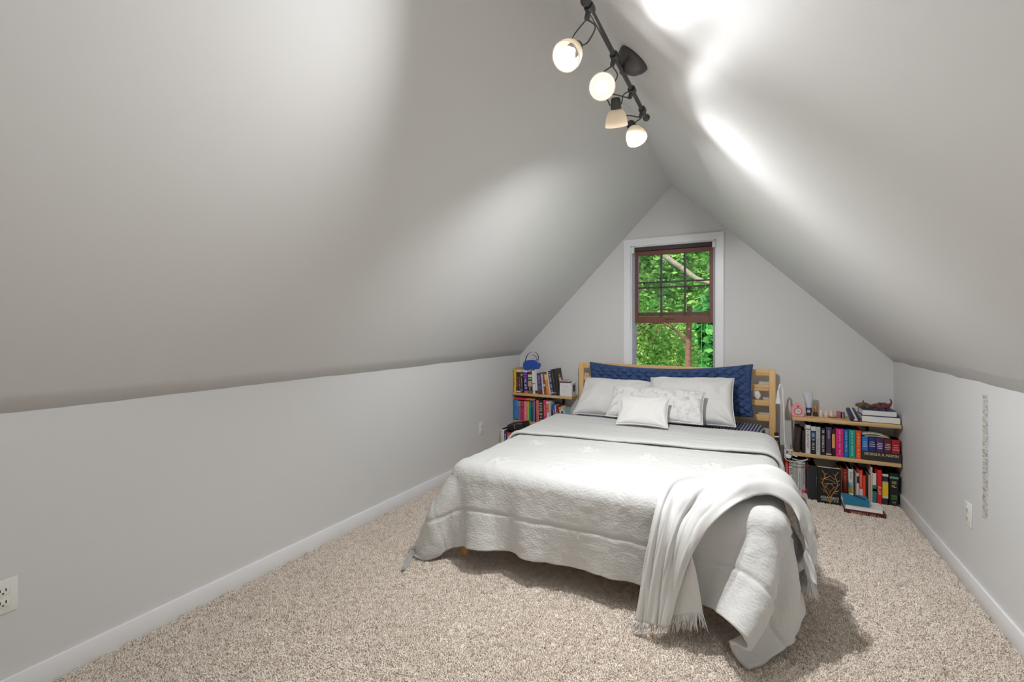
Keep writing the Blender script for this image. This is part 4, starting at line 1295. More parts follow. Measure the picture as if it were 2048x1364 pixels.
def strip_mat():
    m, nt, b = newmat('torn_strip')
    tc = nt.nodes.new('ShaderNodeTexCoord')
    mp = nt.nodes.new('ShaderNodeMapping'); mp.inputs['Scale'].default_value = (1, .6, 2.4)
    n = nt.nodes.new('ShaderNodeTexNoise'); n.inputs['Scale'].default_value = 38; n.inputs['Detail'].default_value = 6; n.inputs['Roughness'].default_value = .7
    r = nt.nodes.new('ShaderNodeValToRGB')
    r.color_ramp.elements[0].position = .38; r.color_ramp.elements[0].color = rgb(138, 134, 126)
    r.color_ramp.elements[1].position = .52; r.color_ramp.elements[1].color = rgb(206, 203, 196)
    nt.links.new(tc.outputs['Object'], mp.inputs['Vector']); nt.links.new(mp.outputs['Vector'], n.inputs['Vector'])
    nt.links.new(n.outputs['Fac'], r.inputs['Fac']); nt.links.new(r.outputs['Color'], b.inputs['Base Color'])
    b.inputs['Roughness'].default_value = .8
    return m
bm = bmesh.new(); n = 70; prev = None
for i in range(n + 1):
    z = -.277 + .555 * i / n
    a = -.030 + .008 * RNG.random() + (.012 if i < 14 and i % 3 else 0); b_ = .030 - .008 * RNG.random()
    t = .0012 + .0012 * RNG.random()
    cur = [bm.verts.new(p) for p in ((-.0004, a, z), (-t, a + .002, z), (-t, b_ - .002, z), (-.0004, b_, z))]
    if prev:
        for k in range(3): bm.faces.new((prev[k], prev[k + 1], cur[k + 1], cur[k]))
    prev = cur
st = from_bm('hanging_tape_strip', bm, strip_mat())
st.location = (XR, 2.80, .682)
tag(st, 'long ragged grey and white strip of torn tape on the right wall', 'tape strip')

# ------------------------------------------------------------------ on and by the right bookshelf
def bottle(label, x, y, z, prof_body, prof_cap, cb, cc, metalcap=False, cat='bottle', group=None):
    e = empty('bottle', (x, y, z + .0006), (0, 0, 0), label, cat, group)
    bm = bmesh.new(); lathe(bm, prof_body, 20); from_bm('body', bm, mat('gl_%d_%d_%d' % cb, cb, .2, coat=.5), e, angle=40)
    bm = bmesh.new(); lathe(bm, prof_cap, 20); from_bm('cap', bm, mat('cap_%d_%d_%d' % cc, cc, .3, metal=.8 if metalcap else 0), e, angle=40)
    return e
# pink clock
ck = empty('table_clock', (.288, 4.125, RZ1 + .0006), (0, 0, R_(5)), 'small pink table clock with a round dial at the left end of the right shelf', 'clock')
bm = bmesh.new()
poly = [(-.036, 0), (.036, 0), (.041, .008), (.041, .055), (.033, .076), (.012, .100), (0, .103), (-.012, .100), (-.033, .076), (-.041, .055), (-.041, .008)]
prism(bm, poly, -.02, .02)
bmesh.ops.bevel(bm, geom=bm.edges[:], offset=.004, segments=2, affect='EDGES')
PINK = mat('clock_pink', (246, 160, 168), .4, coat=.2)
from_bm('case', bm, PINK, ck, angle=40)
MF = lambda x, z, y=-.02: Matrix.Translation((x, y, z)) @ Matrix.Rotation(PI / 2, 4, 'X')
bm = bmesh.new(); lathe(bm, [(.022, -.001), (.027, -.001), (.027, .003), (.022, .003)], 32, MF(.001, .042), close=True)
from_bm('bezel', bm, mat('clock_rim', (160, 120, 122), .4), ck, angle=40)
bm = bmesh.new(); lathe(bm, [(0, .0008), (.0225, .0008)], 32, MF(.001, .042)); from_bm('dial', bm, mat('dial', (222, 214, 208), .5), ck)
bm = bmesh.new()
box(bm, -.001, .013, -.0225, -.0215, .041, .043); box(bm, -.001, .001, -.0225, -.0215, .042, .052)
from_bm('hands', bm, SLOT, ck)
bm = bmesh.new(); bmesh.ops.create_uvsphere(bm, u_segments=14, v_segments=8, radius=.0065); bmesh.ops.translate(bm, vec=(.001, -.0205, .080), verts=bm.verts[:])
from_bm('button', bm, mat('clock_red', (190, 60, 80), .4), ck, smooth=True)
# squeeze tube on its cap
tu = empty('squeeze_tube', (.368, 4.2, RZ1 + .0006), (0, 0, R_(-4)), 'silver and navy squeeze tube standing on its cap', 'tube')
def loft(bm, secs, n=24):
    rings = [[bm.verts.new((cx + a * math.cos(2 * PI * k / n), b_ * math.sin(2 * PI * k / n), z)) for k in range(n)] for (a, b_, z, cx) in secs]
    for i in range(len(rings) - 1):
        for k in range(n): bm.faces.new((rings[i][k], rings[i][(k + 1) % n], rings[i + 1][(k + 1) % n], rings[i + 1][k]))
    bm.faces.new(rings[0]); bm.faces.new(rings[-1])
bm = bmesh.new(); loft(bm, [(.018, .018, .022, 0), (.020, .019, .03, 0), (.021, .018, .06, 0), (.023, .0165, .062, 0)]); from_bm('lower_body', bm, mat('tube_navy', (50, 58, 92), .4), tu, angle=50)
bm = bmesh.new(); loft(bm, [(.0228, .0166, .0622, 0), (.026, .013, .10, -.001), (.030, .008, .14, -.003), (.034, .002, .17, -.006), (.035, .0015, .186, -.007)]); from_bm('upper_body', bm, mat('tube_silver', (206, 208, 214), .3, metal=.35, bump=(60, .25, .004)), tu, angle=50)
bm = bmesh.new(); lathe(bm, [(0, 0), (.015, 0), (.016, .004), (.0165, .0215), (0, .0215)], 24); from_bm('cap', bm, mat('tube_cap', (44, 38, 46), .4), tu, angle=40)
bm = bmesh.new(); box(bm, -.011, .009, -.0202, -.0188, .026, .043); from_bm('label', bm, mat('tube_label', (206, 200, 214), .5), tu)
bottle('small dark bottle with a tall gold cap on the right shelf', .412, 4.2, RZ1, [(0, 0), (.015, 0), (.0165, .003), (.0165, .028), (.010, .033), (0, .033)], [(0, .0332), (.0085, .0332), (.0095, .035), (.009, .072), (.0075, .075), (0, .075)], (60, 52, 52), (214, 152, 72), True)
PB = [(0, 0), (.0115, 0), (.0128, .003), (.0128, .021), (.008, .026), (0, .026)]
PC = [(0, .0262), (.0085, .0262), (.0095, .03), (.009, .043), (.006, .047), (0, .0475)]
bottle('tiny cream bottle nearest the gold-capped one', .446, 4.195, RZ1, PB, PC, (226, 214, 204), (236, 226, 214), group='tiny polish bottles on the right shelf')
bottle('tiny pale pink bottle with a black knob, middle of the three', .479, 4.19, RZ1, PB, [(0, .0262), (.009, .0262), (.0095, .042), (.004, .044), (.004, .05), (0, .0505)], (232, 206, 200), (232, 222, 214), group='tiny polish bottles on the right shelf')
bottle('tiny white bottle on the red compact, right of the three', .511, 4.185, RZ1 + .0075, PB, PC, (228, 222, 206), (232, 206, 208), group='tiny polish bottles on the right shelf')
bm = bmesh.new(); box(bm, -.026, .026, -.016, .016, 0, .0065, bev=.003); o = from_bm('compact', bm, mat('red_compact', (180, 40, 52), .35, coat=.4), angle=40)
o.location = (.516, 4.178, RZ1 + .0006); tag(o, 'flat red compact under the tiny white bottle', 'compact')
bm = bmesh.new(); box(bm, -.011, .011, -.012, .012, 0, .05, bev=.002); o = from_bm('small_box', bm, mat('rose_box', (196, 110, 128), .5), angle=40)
o.location = (.5575, 4.20, RZ1 + .0006); o.rotation_euler = (0, 0, R_(12)); tag(o, 'small rose pink box beside the red compact', 'box')
bk = empty('lip_balm_box', (.583, 4.205, RZ1 + .0006), (0, 0, R_(14)), 'small navy box with white stripes next to the rose pink one', 'box')
bm = bmesh.new(); box(bm, -.012, .012, -.014, .014, 0, .042, bev=.0015); from_bm('box', bm, mat('navy_box', (34, 36, 74), .45), bk, angle=40)
for dx in (-.005, .004):
    bm = bmesh.new(); box(bm, dx - .0018, dx + .0018, -.0146, -.0139, .002, .04); from_bm('stripe', bm, mat('stripe_white', (232, 230, 232), .5), bk)
# soft navy case hanging forward over the shelf edge
pc = empty('soft_case', (.636, 4.145, RZ1 + .043), (R_(-17), 0, R_(8)), 'soft navy case with a cream strap, drooping over the shelf edge', 'case')
pc.rotation_euler = (R_(24), 0, R_(6))
bm = bmesh.new(); box(bm, -.035, .035, -.075, .075, -.016, .016, bev=.014, seg=4)
for v in bm.verts: v.co.x *= 1 - .25 * max(0, (v.co.y - .02) / .06)
NV = mat('case_navy', (26, 30, 70), .6, sheen=.3)
from_bm('body', bm, NV, pc, smooth=True)
bm = bmesh.new(); box(bm, -.006, .005, -.078, .07, .0155, .0185, bev=.001); from_bm('strap', bm, mat('strap_cream', (222, 212, 186), .7), pc)
bm = bmesh.new(); bmesh.ops.create_uvsphere(bm, u_segments=14, v_segments=8, radius=.011); bmesh.ops.scale(bm, vec=(1.2, .8, .8), verts=bm.verts[:]); bmesh.ops.translate(bm, vec=(0, -.08, .006), verts=bm.verts[:])
from_bm('toggle', bm, mat('strap_cream', (222, 212, 186), .7), pc, smooth=True)
# two thick books lying at the right end
flatbook('thick white-paged hardback lying under the navy one, right shelf top', .682, .903, 4.10, 4.262, RZ1 + .0006, .047, (40, 40, 92), PAPERW, None, front='pages')
flatbook('navy hardback lying on the thick white-paged one, under the toy animals', .686, .884, 4.105, 4.262, RZ1 + .0482, .04, (44, 48, 128), PAPERW, None, front='pages')
TOPB = RZ1 + .0885
def skin_animal(name, label, cat, col, verts, edges, radii, loc_, rz, root=0):
    me = bpy.data.meshes.new(name)
    me.from_pydata(verts, edges, [])
    o = link(name, me, mat('toy_%d_%d_%d' % col, col, .6, bump=(90, .3, .003)))
    sk = o.modifiers.new('skin', 'SKIN'); sk.use_smooth_shade = True
    sv = me.skin_vertices[0].data
    for i, r in enumerate(radii): sv[i].radius = (r, r); sv[i].use_root = (i == root)
    sb = o.modifiers.new('sub', 'SUBSURF'); sb.levels = 2; sb.render_levels = 2
    dg = bpy.context.evaluated_depsgraph_get()
    m2 = bpy.data.meshes.new_from_object(o.evaluated_get(dg))
    o.modifiers.clear(); o.data = m2
    m2.polygons.foreach_set('use_smooth', [True] * len(m2.polygons))
    zmin = min(v.co.z for v in m2.vertices)
    o.scale = (1.12, 1.1, 1.25); zmin *= 1.25
    o.location = (loc_[0], loc_[1], loc_[2] - zmin + .0008); o.rotation_euler = (0, 0, rz)
    return tag(o, label, cat)
# red-brown toy: crouching, head low at the left, tail curled up at the right
skin_animal('toy_animal', 'red-brown toy animal crouching on the books with its tail raised', 'toy', (112, 56, 46),
 [(0, 0, .026), (-.018, 0, .024), (-.034, 0, .022), (-.048, 0, .02), (-.058, 0, .013), (.018, 0, .028), (.034, 0, .026), (.044, 0, .036), (.046, 0, .052), (.038, 0, .066),
  (-.02, -.012, .010), (-.024, -.014, .003), (-.02, .012, .010), (-.024, .014, .003), (.026, -.013, .012), (.02, -.016, .003), (.026, .013, .012), (.02, .016, .003), (-.043, -.009, .032), (-.043, .009, .032)],
 [(0, 1), (1, 2), (2, 3), (3, 4), (0, 5), (5, 6), (6, 7), (7, 8), (8, 9), (1, 10), (10, 11), (1, 12), (12, 13), (5, 14), (14, 15), (5, 16), (16, 17), (3, 18), (3, 19)],
 [.017, .016, .013, .013, .008, .018, .013, .006, .005, .003, .007, .005, .007, .005, .009, .006, .009, .006, .004, .004], (.815, 4.17, TOPB), R_(6))
# olive toy: lying, one horn up
skin_animal('toy_animal', 'olive brown toy animal lying on the books with one upright ear', 'toy', (104, 88, 50),
 [(0, 0, .018), (-.02, 0, .02), (-.036, 0, .018), (-.05, 0, .012), (.02, 0, .016), (.038, 0, .010), (.054, 0, .005), (-.004, 0, .034), (-.008, 0, .047), (-.02, -.012, .008), (-.032, -.016, .004), (.014, -.014, .007), (.004, -.018, .004)],
 [(0, 1), (1, 2), (2, 3), (0, 4), (4, 5), (5, 6), (0, 7), (7, 8), (1, 9), (9, 10), (4, 11), (11, 12)],
 [.017, .015, .012, .007, .015, .010, .004, .006, .003, .007, .005, .007, .005], (.712, 4.185, TOPB), R_(-4))

# gooseneck reading light clipped to the lower board
gl = empty('gooseneck_lamp', (.226, 4.115, RZ0), (0, 0, 0), 'white gooseneck reading light clipped to the left end of the right bookshelf', 'lamp')
bm = bmesh.new()
box(bm, -.022, .03, -.012, .012, .001, .012, bev=.003); box(bm, -.022, .03, -.012, .012, -.04, -.029, bev=.003); box(bm, -.026, -.012, -.012, .012, -.04, .012, bev=.003)
from_bm('clip', bm, WHITEPL, gl, angle=40)
neck = smoothpath([(-.018, 0, .012), (-.024, 0, .12), (-.028, 0, .26), (-.033, 0, .40), (-.034, 0, .46), (-.038, 0, .495), (-.05, -.004, .508), (-.060, -.008, .49), (-.064, -.01, .455)], 8)
bm = bmesh.new(); tube(bm, neck, .0062, 12); from_bm('gooseneck', bm, WHITEPL, gl, smooth=True)
bm = bmesh.new(); lathe(bm, [(0, .10), (.0075, .10), (.009, .085), (.013, .05), (.022, .012), (.024, 0), (.021, .0), (.012, .045), (0, .06)], 28, Matrix.Translation((-.066, -.01, .362)))
from_bm('lamp_shade', bm, WHITEPL, gl, angle=50)
# charging cable and plug on the floor books
cb = empty('charging_cable', (.26, 4.06, .262), (0, 0, 0), 'tangled white charging cable hanging at the left end of the right bookshelf', 'cable')
loops = [(-.05, .02, .10), (-.03, -.01, .06), (.0, -.03, .035), (.02, -.03, .03), (-.02, -.035, .05), (-.055, -.035, .035), (-.058, -.035, .008), (-.03, -.04, -.008), (.01, -.045, -.004), (.05, -.045, .002), (.085, -.04, .02), (.07, -.03, .012), (.03, -.03, .004), (-.01, -.03, .012)]
bm = bmesh.new(); tube(bm, smoothpath(loops, 10), .0028, 8); from_bm('cord', bm, CORD, cb, smooth=True)
bm = bmesh.new(); box(bm, -.055, -.02, -.04, -.014, .012, .04, bev=.004); from_bm('plug', bm, WHITEPL, cb, angle=40)
# crumpled tissue on the headboard rail
bm = bmesh.new(); bmesh.ops.create_icosphere(bm, subdivisions=4, radius=.03)
for v in bm.verts:
    a = np.array([v.co.x * 60]); b_ = np.array([v.co.z * 60 + v.co.y * 50])
    v.co *= 1 + .32 * vnoise(a, b_, 90)[0] + .2 * vnoise(a * 2.3, b_ * 2.3, 91)[0]
    v.co.x *= .9; v.co.y *= .2; v.co.z *= 1.05
    v.co.x += .35 * v.co.z * -1
ts = from_bm('tissue', bm, mat('tissue_white', (244, 243, 240), .9), smooth=True)
zmin = min(v.co.z for v in ts.data.vertices)
ts.location = (.012, 4.236, .6745 - zmin); tag(ts, 'crumpled white tissue on a headboard rail beside the navy pillow', 'tissue')

# ------------------------------------------------------------------ on and by the left bookshelf
wbx = empty('carton', (-1.630, 4.158, LZ1 + .0006), (0, 0, 0), 'white cardboard box with a dark window on its side, upper left shelf', 'box')
bm = bmesh.new(); box(bm, -.06, .066, 0, .12, 0, .128, bev=.0015, seg=1); from_bm('carton_body', bm, mat('carton_white', (236, 234, 236), .5), wbx)
bm = bmesh.new(); box(bm, .0658, .0666, .035, .095, .042, .108); from_bm('side_window', bm, mat('carton_dark', (66, 54, 54), .3), wbx)
bm = bmesh.new()
for (a, b_, z) in ((-.03, .03, .098), (-.022, .026, .088)): box(bm, a, b_, -.0005, .0003, z, z + .002)
lathe(bm, [(.016, 0), (.0175, 0), (.0175, .0006), (.016, .0006)], 20, Matrix.Translation((-.012, 0, .045)) @ Matrix.Rotation(PI / 2, 4, 'X'), close=True)
from_bm('print', bm, mat('carton_print', (196, 192, 196), .6), wbx)
tr = empty('shallow_case', (-1.64, 4.195, LZ1 + .1292), (0, 0, R_(12)), 'flat pinkish case with a black rim lying on the white box', 'case')
bm = bmesh.new(); box(bm, -.055, .05, -.03, .05, 0, .012, bev=.004); from_bm('rim', bm, mat('rim_black', (36, 28, 34), .4), tr, angle=40)
bm = bmesh.new(); box(bm, -.05, .045, -.025, .046, .0122, .018, bev=.002); from_bm('lid', bm, mat('lid_pink', (226, 206, 210), .4), tr, angle=40)
bm = bmesh.new(); box(bm, -.026, .026, -.014, .014, 0, .013, bev=.004); o = from_bm('small_tin', bm, mat('tin_pink', (222, 150, 178), .35, coat=.3), angle=40)
o.location = (-1.648, 4.215, LZ1 + .1482); tag(o, 'small pink tin on the flat case', 'tin')
# sleep mask
mk = empty('sleep_mask', (-2.016, 4.205, LZ1 + .232), (R_(-8), 0, R_(2)), 'royal blue sleep mask with a navy strap standing on the upper left books', 'sleep mask')
mk.location.x = -2.02
outl = [(-.098, .045), (-.095, .075), (-.07, .094), (-.03, .104), (.02, .106), (.055, .1), (.08, .088), (.098, .068), (.096, .045), (.085, .022), (.066, .006), (.04, .0), (.018, .012), (.004, .034), (-.012, .016), (-.034, .0), (-.062, -.001), (-.085, .014)]
pts = [(p.x, p.y) for p in smoothpath([(a, b_, 0) for a, b_ in outl + outl[:1]], 4)][:-1]
bm = bmesh.new()
c0 = (0, .058)
rings = []
for (f, y) in ((1, .006), (1.0, -.003), (.93, -.011), (.6, -.017), (.25, -.018)):
    rings.append([bm.verts.new((c0[0] + (x - c0[0]) * f, y, c0[1] + (z - c0[1]) * f)) for x, z in pts])
for i in range(len(rings) - 1):
    for k in range(len(pts)):
        bm.faces.new((rings[i][k], rings[i][(k + 1) % len(pts)], rings[i + 1][(k + 1) % len(pts)], rings[i + 1][k]))
bm.faces.new(rings[0]); bm.faces.new(rings[-1])
from_bm('pad', bm, mat('mask_blue', (28, 78, 176), .7, sheen=.4), mk, smooth=True)
bm = bmesh.new(); prev = None
arc = smoothpath([(-.075, .004, .088), (-.074, .012, .12), (-.055, .02, .165), (-.01, .026, .19), (.035, .024, .18), (.062, .014, .145), (.066, .004, .1)], 6)
for p in arc:
    cur = [bm.verts.new((p.x, p.y - .010, p.z)), bm.verts.new((p.x, p.y + .010, p.z + .002))]
    if prev: bm.faces.new((prev[0], prev[1], cur[1], cur[0]))
    prev = cur
bmesh.ops.solidify(bm, geom=bm.faces[:], thickness=.012)
from_bm('strap', bm, mat('mask_strap', (30, 36, 76), .7), mk, smooth=True)
bm = bmesh.new(); box(bm, .058, .094, -.0165, -.006, .082, .088, M=Matrix.Translation((0, 0, 0)) ); bmesh.ops.rotate(bm, cent=(.076, 0, .085), matrix=Matrix.Rotation(R_(38), 3, 'Y'), verts=bm.verts[:])
from_bm('strap_buckle', bm, mat('buckle', (196, 200, 214), .4), mk)
# black zip pouch on the floor books
zp = empty('zip_pouch', (-2.04, 3.96, .302), (0, R_(-13), R_(-6)), 'black zip pouch lying tilted on the floor books, left of the bed', 'pouch')
bm = bmesh.new(); box(bm, -.09, .09, -.07, .07, -.035, .035, bev=.012, seg=3)
for v in bm.verts: v.co += Vector((0, 0, .004 * vnoise(np.array([v.co.x * 30]), np.array([v.co.y * 30]), 12)[0]))
BP = mat('pouch_black', (38, 32, 32), .45, bump=(120, .3, .002))
from_bm('pouch_body', bm, BP, zp, smooth=True)
bm = bmesh.new(); tube(bm, [(-.086, -.068, .024), (-.03, -.071, .026), (.04, -.071, .026), (.086, -.068, .022)], .0022, 6); from_bm('zipper', bm, mat('zip_grey', (150, 148, 150), .35, metal=.6), zp, smooth=True)
bm = bmesh.new(); box(bm, -.004, .004, -.0745, -.0705, -.02, .022); from_bm('zip_pull', bm, mat('zip_grey', (150, 148, 150), .35, metal=.6), zp)
# ------------------------------------------------------------------ carpet pile
def pile_mat():
    m, nt, b = newmat('carpet_pile')
    oi = nt.nodes.new('ShaderNodeObjectInfo')
    r = nt.nodes.new('ShaderNodeValToRGB')
    r.color_ramp.elements[0].position = .0; r.color_ramp.elements[0].color = rgb(212, 200, 187)
    r.color_ramp.elements[1].position = .28; r.color_ramp.elements[1].color = rgb(232, 222, 211)
    e = r.color_ramp.elements.new(1.0); e.color = rgb(240, 232, 222)
    nt.links.new(oi.outputs['Random'], r.inputs['Fac'])
    nt.links.new(r.outputs['Color'], b.inputs['Base Color'])
    b.inputs['Roughness'].default_value = .95
    b.inputs['Specular IOR Level'].default_value = .1
    b.inputs['Sheen Weight'].default_value = .2
    return m
PILE = pile_mat()
# a small clump of yarn ends
bm = bmesh.new(); rg = random.Random(3)
for k in range(13):
    a = rg.uniform(0, 2 * PI); rr = .0095 * math.sqrt(rg.random())
    x, y = rr * math.cos(a), rr * math.sin(a)
    lx, ly = rg.uniform(-.006, .006), rg.uniform(-.006, .006)
    h = rg.uniform(.006, .010); w_ = rg.uniform(.0014, .0022)
    p = [(x, y, -.001), (x + lx * .4, y + ly * .4, h * .6), (x + lx, y + ly, h)]
    tube(bm, p, [w_, w_ * 1.1, w_ * .6], 4, cap=False)
clump = bpy.data.meshes.new('clump'); bm.to_mesh(clump); bm.free()
clump.materials.append(PILE)
def carpet():
    # laid over the floor between the baseboards, with a hole left under the bed's middle
    x0, x1, y0, y1 = XL + .02, XR - .02, -.2, YB - .02
    bm = bmesh.new()
    nxx, nyy = 40, 56
    for i in range(nxx):
        for j in range(nyy):
            xa, xb = x0 + (x1 - x0) * i / nxx, x0 + (x1 - x0) * (i + 1) / nxx
            ya, yb = y0 + (y1 - y0) * j / nyy, y0 + (y1 - y0) * (j + 1) / nyy
            xm, ym = (xa + xb) / 2, (ya + yb) / 2
            if ym > 2.75 and BX0 + .05 < xm < BX1 - .1: continue
            if ym > 4.12: continue
            if ym < .45 and xm > -.3: continue
            bm.faces.new([bm.verts.new(p) for p in ((xa, ya, .0005), (xb, ya, .0005), (xb, yb, .0005), (xa, yb, .0005))])
    bmesh.ops.remove_doubles(bm, verts=bm.verts[:], dist=1e-5)
    o = from_bm('carpet_pile', bm, FLOORMAT)
    tag(o, 'thick greige carpet pile covering the floor', 'carpet', kind='stuff')
    ng = bpy.data.node_groups.new('pile', 'GeometryNodeTree')
    ng.interface.new_socket('Geometry', in_out='INPUT', socket_type='NodeSocketGeometry')
    ng.interface.new_socket('Geometry', in_out='OUTPUT', socket_type='NodeSocketGeometry')
    N_ = ng.nodes.new
    gi, go = N_('NodeGroupInput'), N_('NodeGroupOutput')
    dp = N_('GeometryNodeDistributePointsOnFaces'); dp.inputs['Density'].default_value = 9500
    co = bpy.data.objects.new('pile_tuft', clump)
    inf = N_('GeometryNodeObjectInfo'); inf.inputs['Object'].default_value = co
    ip = N_('GeometryNodeInstanceOnPoints')
    rv = N_('FunctionNodeRandomValue'); rv.data_type = 'FLOAT_VECTOR'
    rv.inputs[0].default_value = (-.25, -.25, 0); rv.inputs[1].default_value = (.25, .25, 6.283)
    sv = N_('FunctionNodeRandomValue'); sv.data_type = 'FLOAT'
    sv.inputs[2].default_value = .75; sv.inputs[3].default_value = 1.25
    # brushed patches: pile leans with a slow noise
    pos = N_('GeometryNodeInputPosition')
    nz = N_('ShaderNodeTexNoise'); nz.inputs['Scale'].default_value = 3.2; nz.inputs['Detail'].default_value = 3
    sub = N_('ShaderNodeVectorMath'); sub.operation = 'SUBTRACT'; sub.inputs[1].default_value = (.5, .5, .5)
    scl = N_('ShaderNodeVectorMath'); scl.operation = 'MULTIPLY'; scl.inputs[1].default_value = (2.6, 2.6, 0)
    add = N_('ShaderNodeVectorMath'); add.operation = 'ADD'
    L = ng.links.new
    L(gi.outputs[0], dp.inputs['Mesh']); L(dp.outputs['Points'], ip.inputs['Points'])
    L(inf.outputs['Geometry'], ip.inputs['Instance'])
    L(pos.outputs[0], nz.inputs['Vector']); L(nz.outputs['Color'], sub.inputs[0]); L(sub.outputs[0], scl.inputs[0])
    L(scl.outputs[0], add.inputs[0]); L(rv.outputs[0], add.inputs[1])
    rot = ip.inputs['Rotation']
    L(add.outputs[0], rot)
    L(sv.outputs[1], ip.inputs['Scale'])
    jn = N_('GeometryNodeJoinGeometry')
    L(gi.outputs[0], jn.inputs[0]); L(ip.outputs[0], jn.inputs[0]); L(jn.outputs[0], go.inputs[0])
    md = o.modifiers.new('pile', 'NODES'); md.node_group = ng
    return o
carpet()
# ------------------------------------------------------------------ trees beyond the window
def leaf_mat(name, ca, cb, tr=.45):
    m = bpy.data.materials.new(name); m.use_nodes = True
    nt = m.node_tree; nt.nodes.clear()
    out = nt.nodes.new('ShaderNodeOutputMaterial')
    at = nt.nodes.new('ShaderNodeAttribute'); at.attribute_name = 'shade'
    mx = nt.nodes.new('ShaderNodeMix'); mx.data_type = 'RGBA'; mx.inputs[6].default_value = rgb(*ca); mx.inputs[7].default_value = rgb(*cb)
    nt.links.new(at.outputs['Fac'], mx.inputs[0])
    d = nt.nodes.new('ShaderNodeBsdfDiffuse'); t = nt.nodes.new('ShaderNodeBsdfTranslucent')
    nt.links.new(mx.outputs[2], d.inputs[0]); nt.links.new(mx.outputs[2], t.inputs[0])
    ms = nt.nodes.new('ShaderNodeMixShader'); ms.inputs[0].default_value = tr
    nt.links.new(d.outputs[0], ms.inputs[1]); nt.links.new(t.outputs[0], ms.inputs[2]); nt.links.new(ms.outputs[0], out.inputs['Surface'])
    return m
LEAF = [leaf_mat('leaf_bright', (92, 150, 56), (214, 232, 146)), leaf_mat('leaf_mid', (70, 136, 52), (178, 216, 116)), leaf_mat('leaf_deep', (44, 116, 54), (126, 196, 104))]
BARK = mat('bark', (112, 78, 62), .9, bump=(14, .8, .03), var=(6, .35))
BARKG = mat('bark_grey', (150, 132, 112), .9, bump=(14, .8, .03), var=(6, .3))
def leaves(name, centre, ext, count, size, m, parent, seed):
    rs = np.random.RandomState(seed)
    P = rs.normal(size=(count, 3)); P /= np.linalg.norm(P, axis=1)[:, None]
    P *= (rs.rand(count, 1) ** .4)
    # gather the leaves in sprays
    K = max(6, count // 40)
    cl_ = rs.normal(size=(K, 3)); cl_ /= np.linalg.norm(cl_, axis=1)[:, None]; cl_ *= rs.rand(K, 1) ** .45
    P = cl_[rs.randint(0, K, count)] + P * .17
    nr = np.linalg.norm(P, axis=1)[:, None]; P = P / np.maximum(1, nr / 1.15)
    P = P * np.array(ext) + np.array(centre)
    a = rs.normal(size=(count, 3)); a[:, 2] *= .6; a /= np.linalg.norm(a, axis=1)[:, None]
    b_ = np.cross(a, rs.normal(size=(count, 3))); b_ /= np.linalg.norm(b_, axis=1)[:, None]
    s = size * (.6 + .8 * rs.rand(count, 1))
    V = np.stack([P - a * s, P - b_ * s * .5 , P + a * s, P + b_ * s * .5], 1).reshape(-1, 3)
    F = np.arange(count * 4).reshape(-1, 4)
    me = bpy.data.meshes.new(name)
    me.from_pydata(V.tolist(), [], F.tolist())
    at = me.attributes.new('shade', 'FLOAT', 'FACE')
    at.data.foreach_set('value', rs.rand(count).astype(np.float32))
    return link(name, me, m, parent)
def limb(name, pts, r0, r1, m, parent):
    pl = smoothpath(pts, 6)
    rs = [r0 + (r1 - r0) * i / (len(pl) - 1) for i in range(len(pl))]
    bm = bmesh.new(); tube(bm, pl, rs, 10)
    return from_bm(name, bm, m, parent, smooth=True)
GZ = -3.2
def tree(label, base, trunk, r, crown, ext, count, size, lm, bark, seed, limbs=()):
    e = empty('tree', (base[0], base[1], GZ), (0, 0, 0), label, 'tree', 'trees beyond the window')
    limb('trunk', [(p[0], p[1], p[2] - GZ) for p in trunk], r, r * .6, bark, e)
    for (pts, a, b_) in limbs:
        limb('branch', [(p[0], p[1], p[2] - GZ) for p in pts], a, b_, bark, e)
    leaves('foliage', (crown[0], crown[1], crown[2] - GZ), ext, count, size, LEAF[lm], e, seed)
    return e
structure(boxobj('ground_outside', (-14, 10, YB + .6, 34, GZ - .2, GZ), mat('lawn', (96, 140, 60), .95, var=(2, .3))))
# offsets are from each tree's base; every tree keeps its own depth beyond the wall
tree('broad deep green tree filling the right edge of the window view', (-.42, 7.3), [(0, 0, GZ), (.02, 0, -.5), (0, 0, 1.0)], .05, (-.04, .0, .75), (.36, .4, 1.2), 3600, .07, 2, BARK, 3)
tree('leafy tree with a red-brown trunk seen through the open lower half of the window', (-1.13, 9.4), [(0, 0, GZ), (.02, 0, -1), (-.01, 0, .6), (.0, 0, 1.3), (.03, 0, 2.3)], .075, (-.35, -.15, 2.6), (1.5, .5, 1.3), 6500, .06, 1, BARK, 1,
     [([(-.02, 0, .95), (-.25, -.1, 1.22), (-.5, -.15, 1.36), (-.8, -.15, 1.3), (-1.05, -.15, 1.12)], .026, .010), ([(-.5, -.15, 1.35), (-.58, -.15, 1.15), (-.72, -.15, .9)], .012, .005)])
tree('bright tree behind the lower left of the window view', (-3.0, 11.0), [(0, 0, GZ), (.0, 0, -1), (.05, 0, 1.5)], .08, (.55, .0, .7), (1.7, .6, 1.5), 8200, .055, 0, BARK, 4,
     [([(.02, -.2, .2), (.35, -.55, .75), (.8, -.6, 1.2)], .02, .008)])
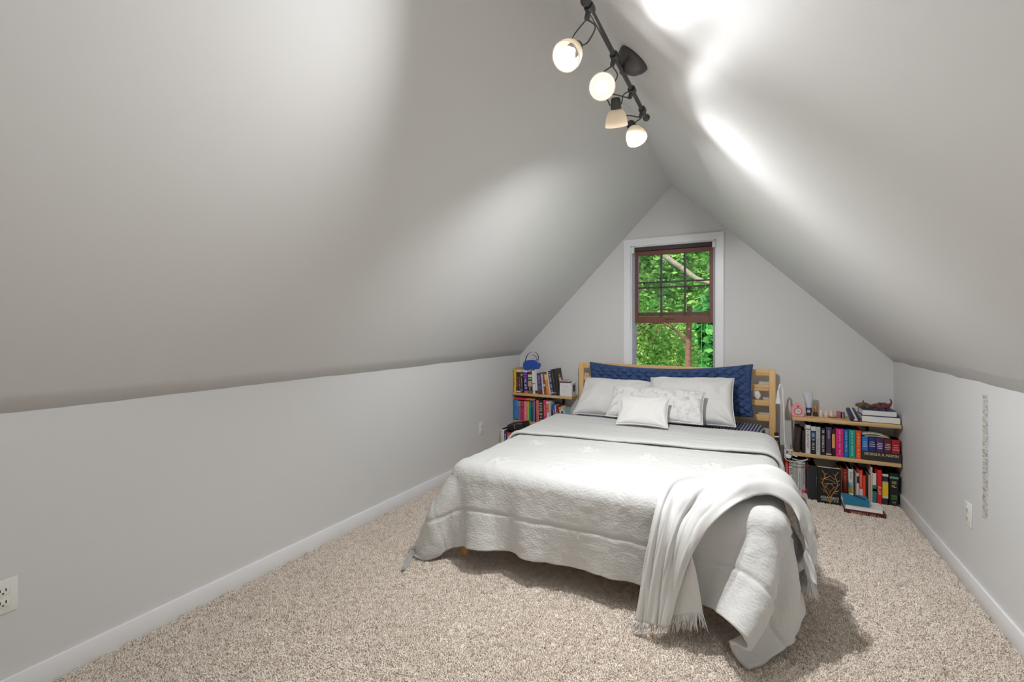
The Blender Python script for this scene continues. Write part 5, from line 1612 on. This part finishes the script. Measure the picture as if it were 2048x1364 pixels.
tree('tree with a thick pale branch slanting across the upper window panes', (-2.35, 8.35), [(0, 0, GZ), (0, 0, .5), (.0, 0, 2.6), (.05, 0, 4.6)], .12, (.5, .1, 4.3), (1.3, .25, .9), 2600, .06, 0, BARKG, 2,
     [([(.02, 0, 3.35), (.45, -.05, 2.95), (.88, -.1, 2.58), (1.30, -.1, 2.24), (1.52, -.1, 2.07), (1.8, -.1, 1.98)], .06, .035)])
tree('grey-trunked tall tree behind the upper right panes', (-1.15, 14.9), [(0, 0, GZ), (.0, 0, 1), (.02, 0, 4), (.1, 0, 7)], .13, (.1, .1, 2.6), (1.4, .6, 2.6), 6000, .075, 1, BARKG, 5)
for k, (x, y, sz, lm) in enumerate([(-6.6, 22.9, 1.3, 0), (-4.6, 20.3, 1.3, 1), (-2.4, 17.4, 1.2, 0), (-.2, 20.5, 1.1, 1), (1.7, 23.0, 1.2, 2)]):
    tree(['bright tree at the far left of the wood behind', 'mid green tree in the wood behind, left of centre', 'tall pale tree in the middle of the wood behind', 'mid green tree in the wood behind, right of centre', 'deep green tree at the far right of the wood behind'][k],
         (x, y), [(0, 0, GZ), (.05, 0, 0), (.0, 0, 4)], .16, (0, .1, 2.0), (1.55 * sz, .8, 4.6), 9000, .12, lm, BARK, 20 + k)
# ------------------------------------------------------------------ world, view
w = bpy.data.worlds.new('sky'); SC.world = w; w.use_nodes = True
nt = w.node_tree
bg = nt.nodes['Background']
sky = nt.nodes.new('ShaderNodeTexSky'); sky.sky_type = 'NISHITA'
sky.sun_disc = False; sky.sun_elevation = math.radians(50); sky.sun_rotation = math.radians(200)
nt.links.new(sky.outputs[0], bg.inputs[0])
bg.inputs[1].default_value = .28
sd = bpy.data.lights.new('sun', 'SUN'); sd.energy = 5.0; sd.angle = math.radians(1); sd.color = (1, .96, .88)
so = bpy.data.objects.new('sun', sd); COL.objects.link(so)
so.rotation_euler = Vector((.25, .75, -1)).to_track_quat('-Z', 'Y').to_euler()
SC.view_settings.view_transform = 'Standard'
SC.view_settings.look = 'None'
SC.view_settings.gamma = 1
SC.view_settings.use_curve_mapping = False
SC.view_settings.exposure = 0.55
SC.cycles.max_bounces = 10
SC.cycles.diffuse_bounces = 7
SC.cycles.glossy_bounces = 4
SC.cycles.transmission_bounces = 6
SC.cycles.transparent_max_bounces = 8
SC.cycles.sample_clamp_indirect = 6
SC.cycles.use_denoising = True
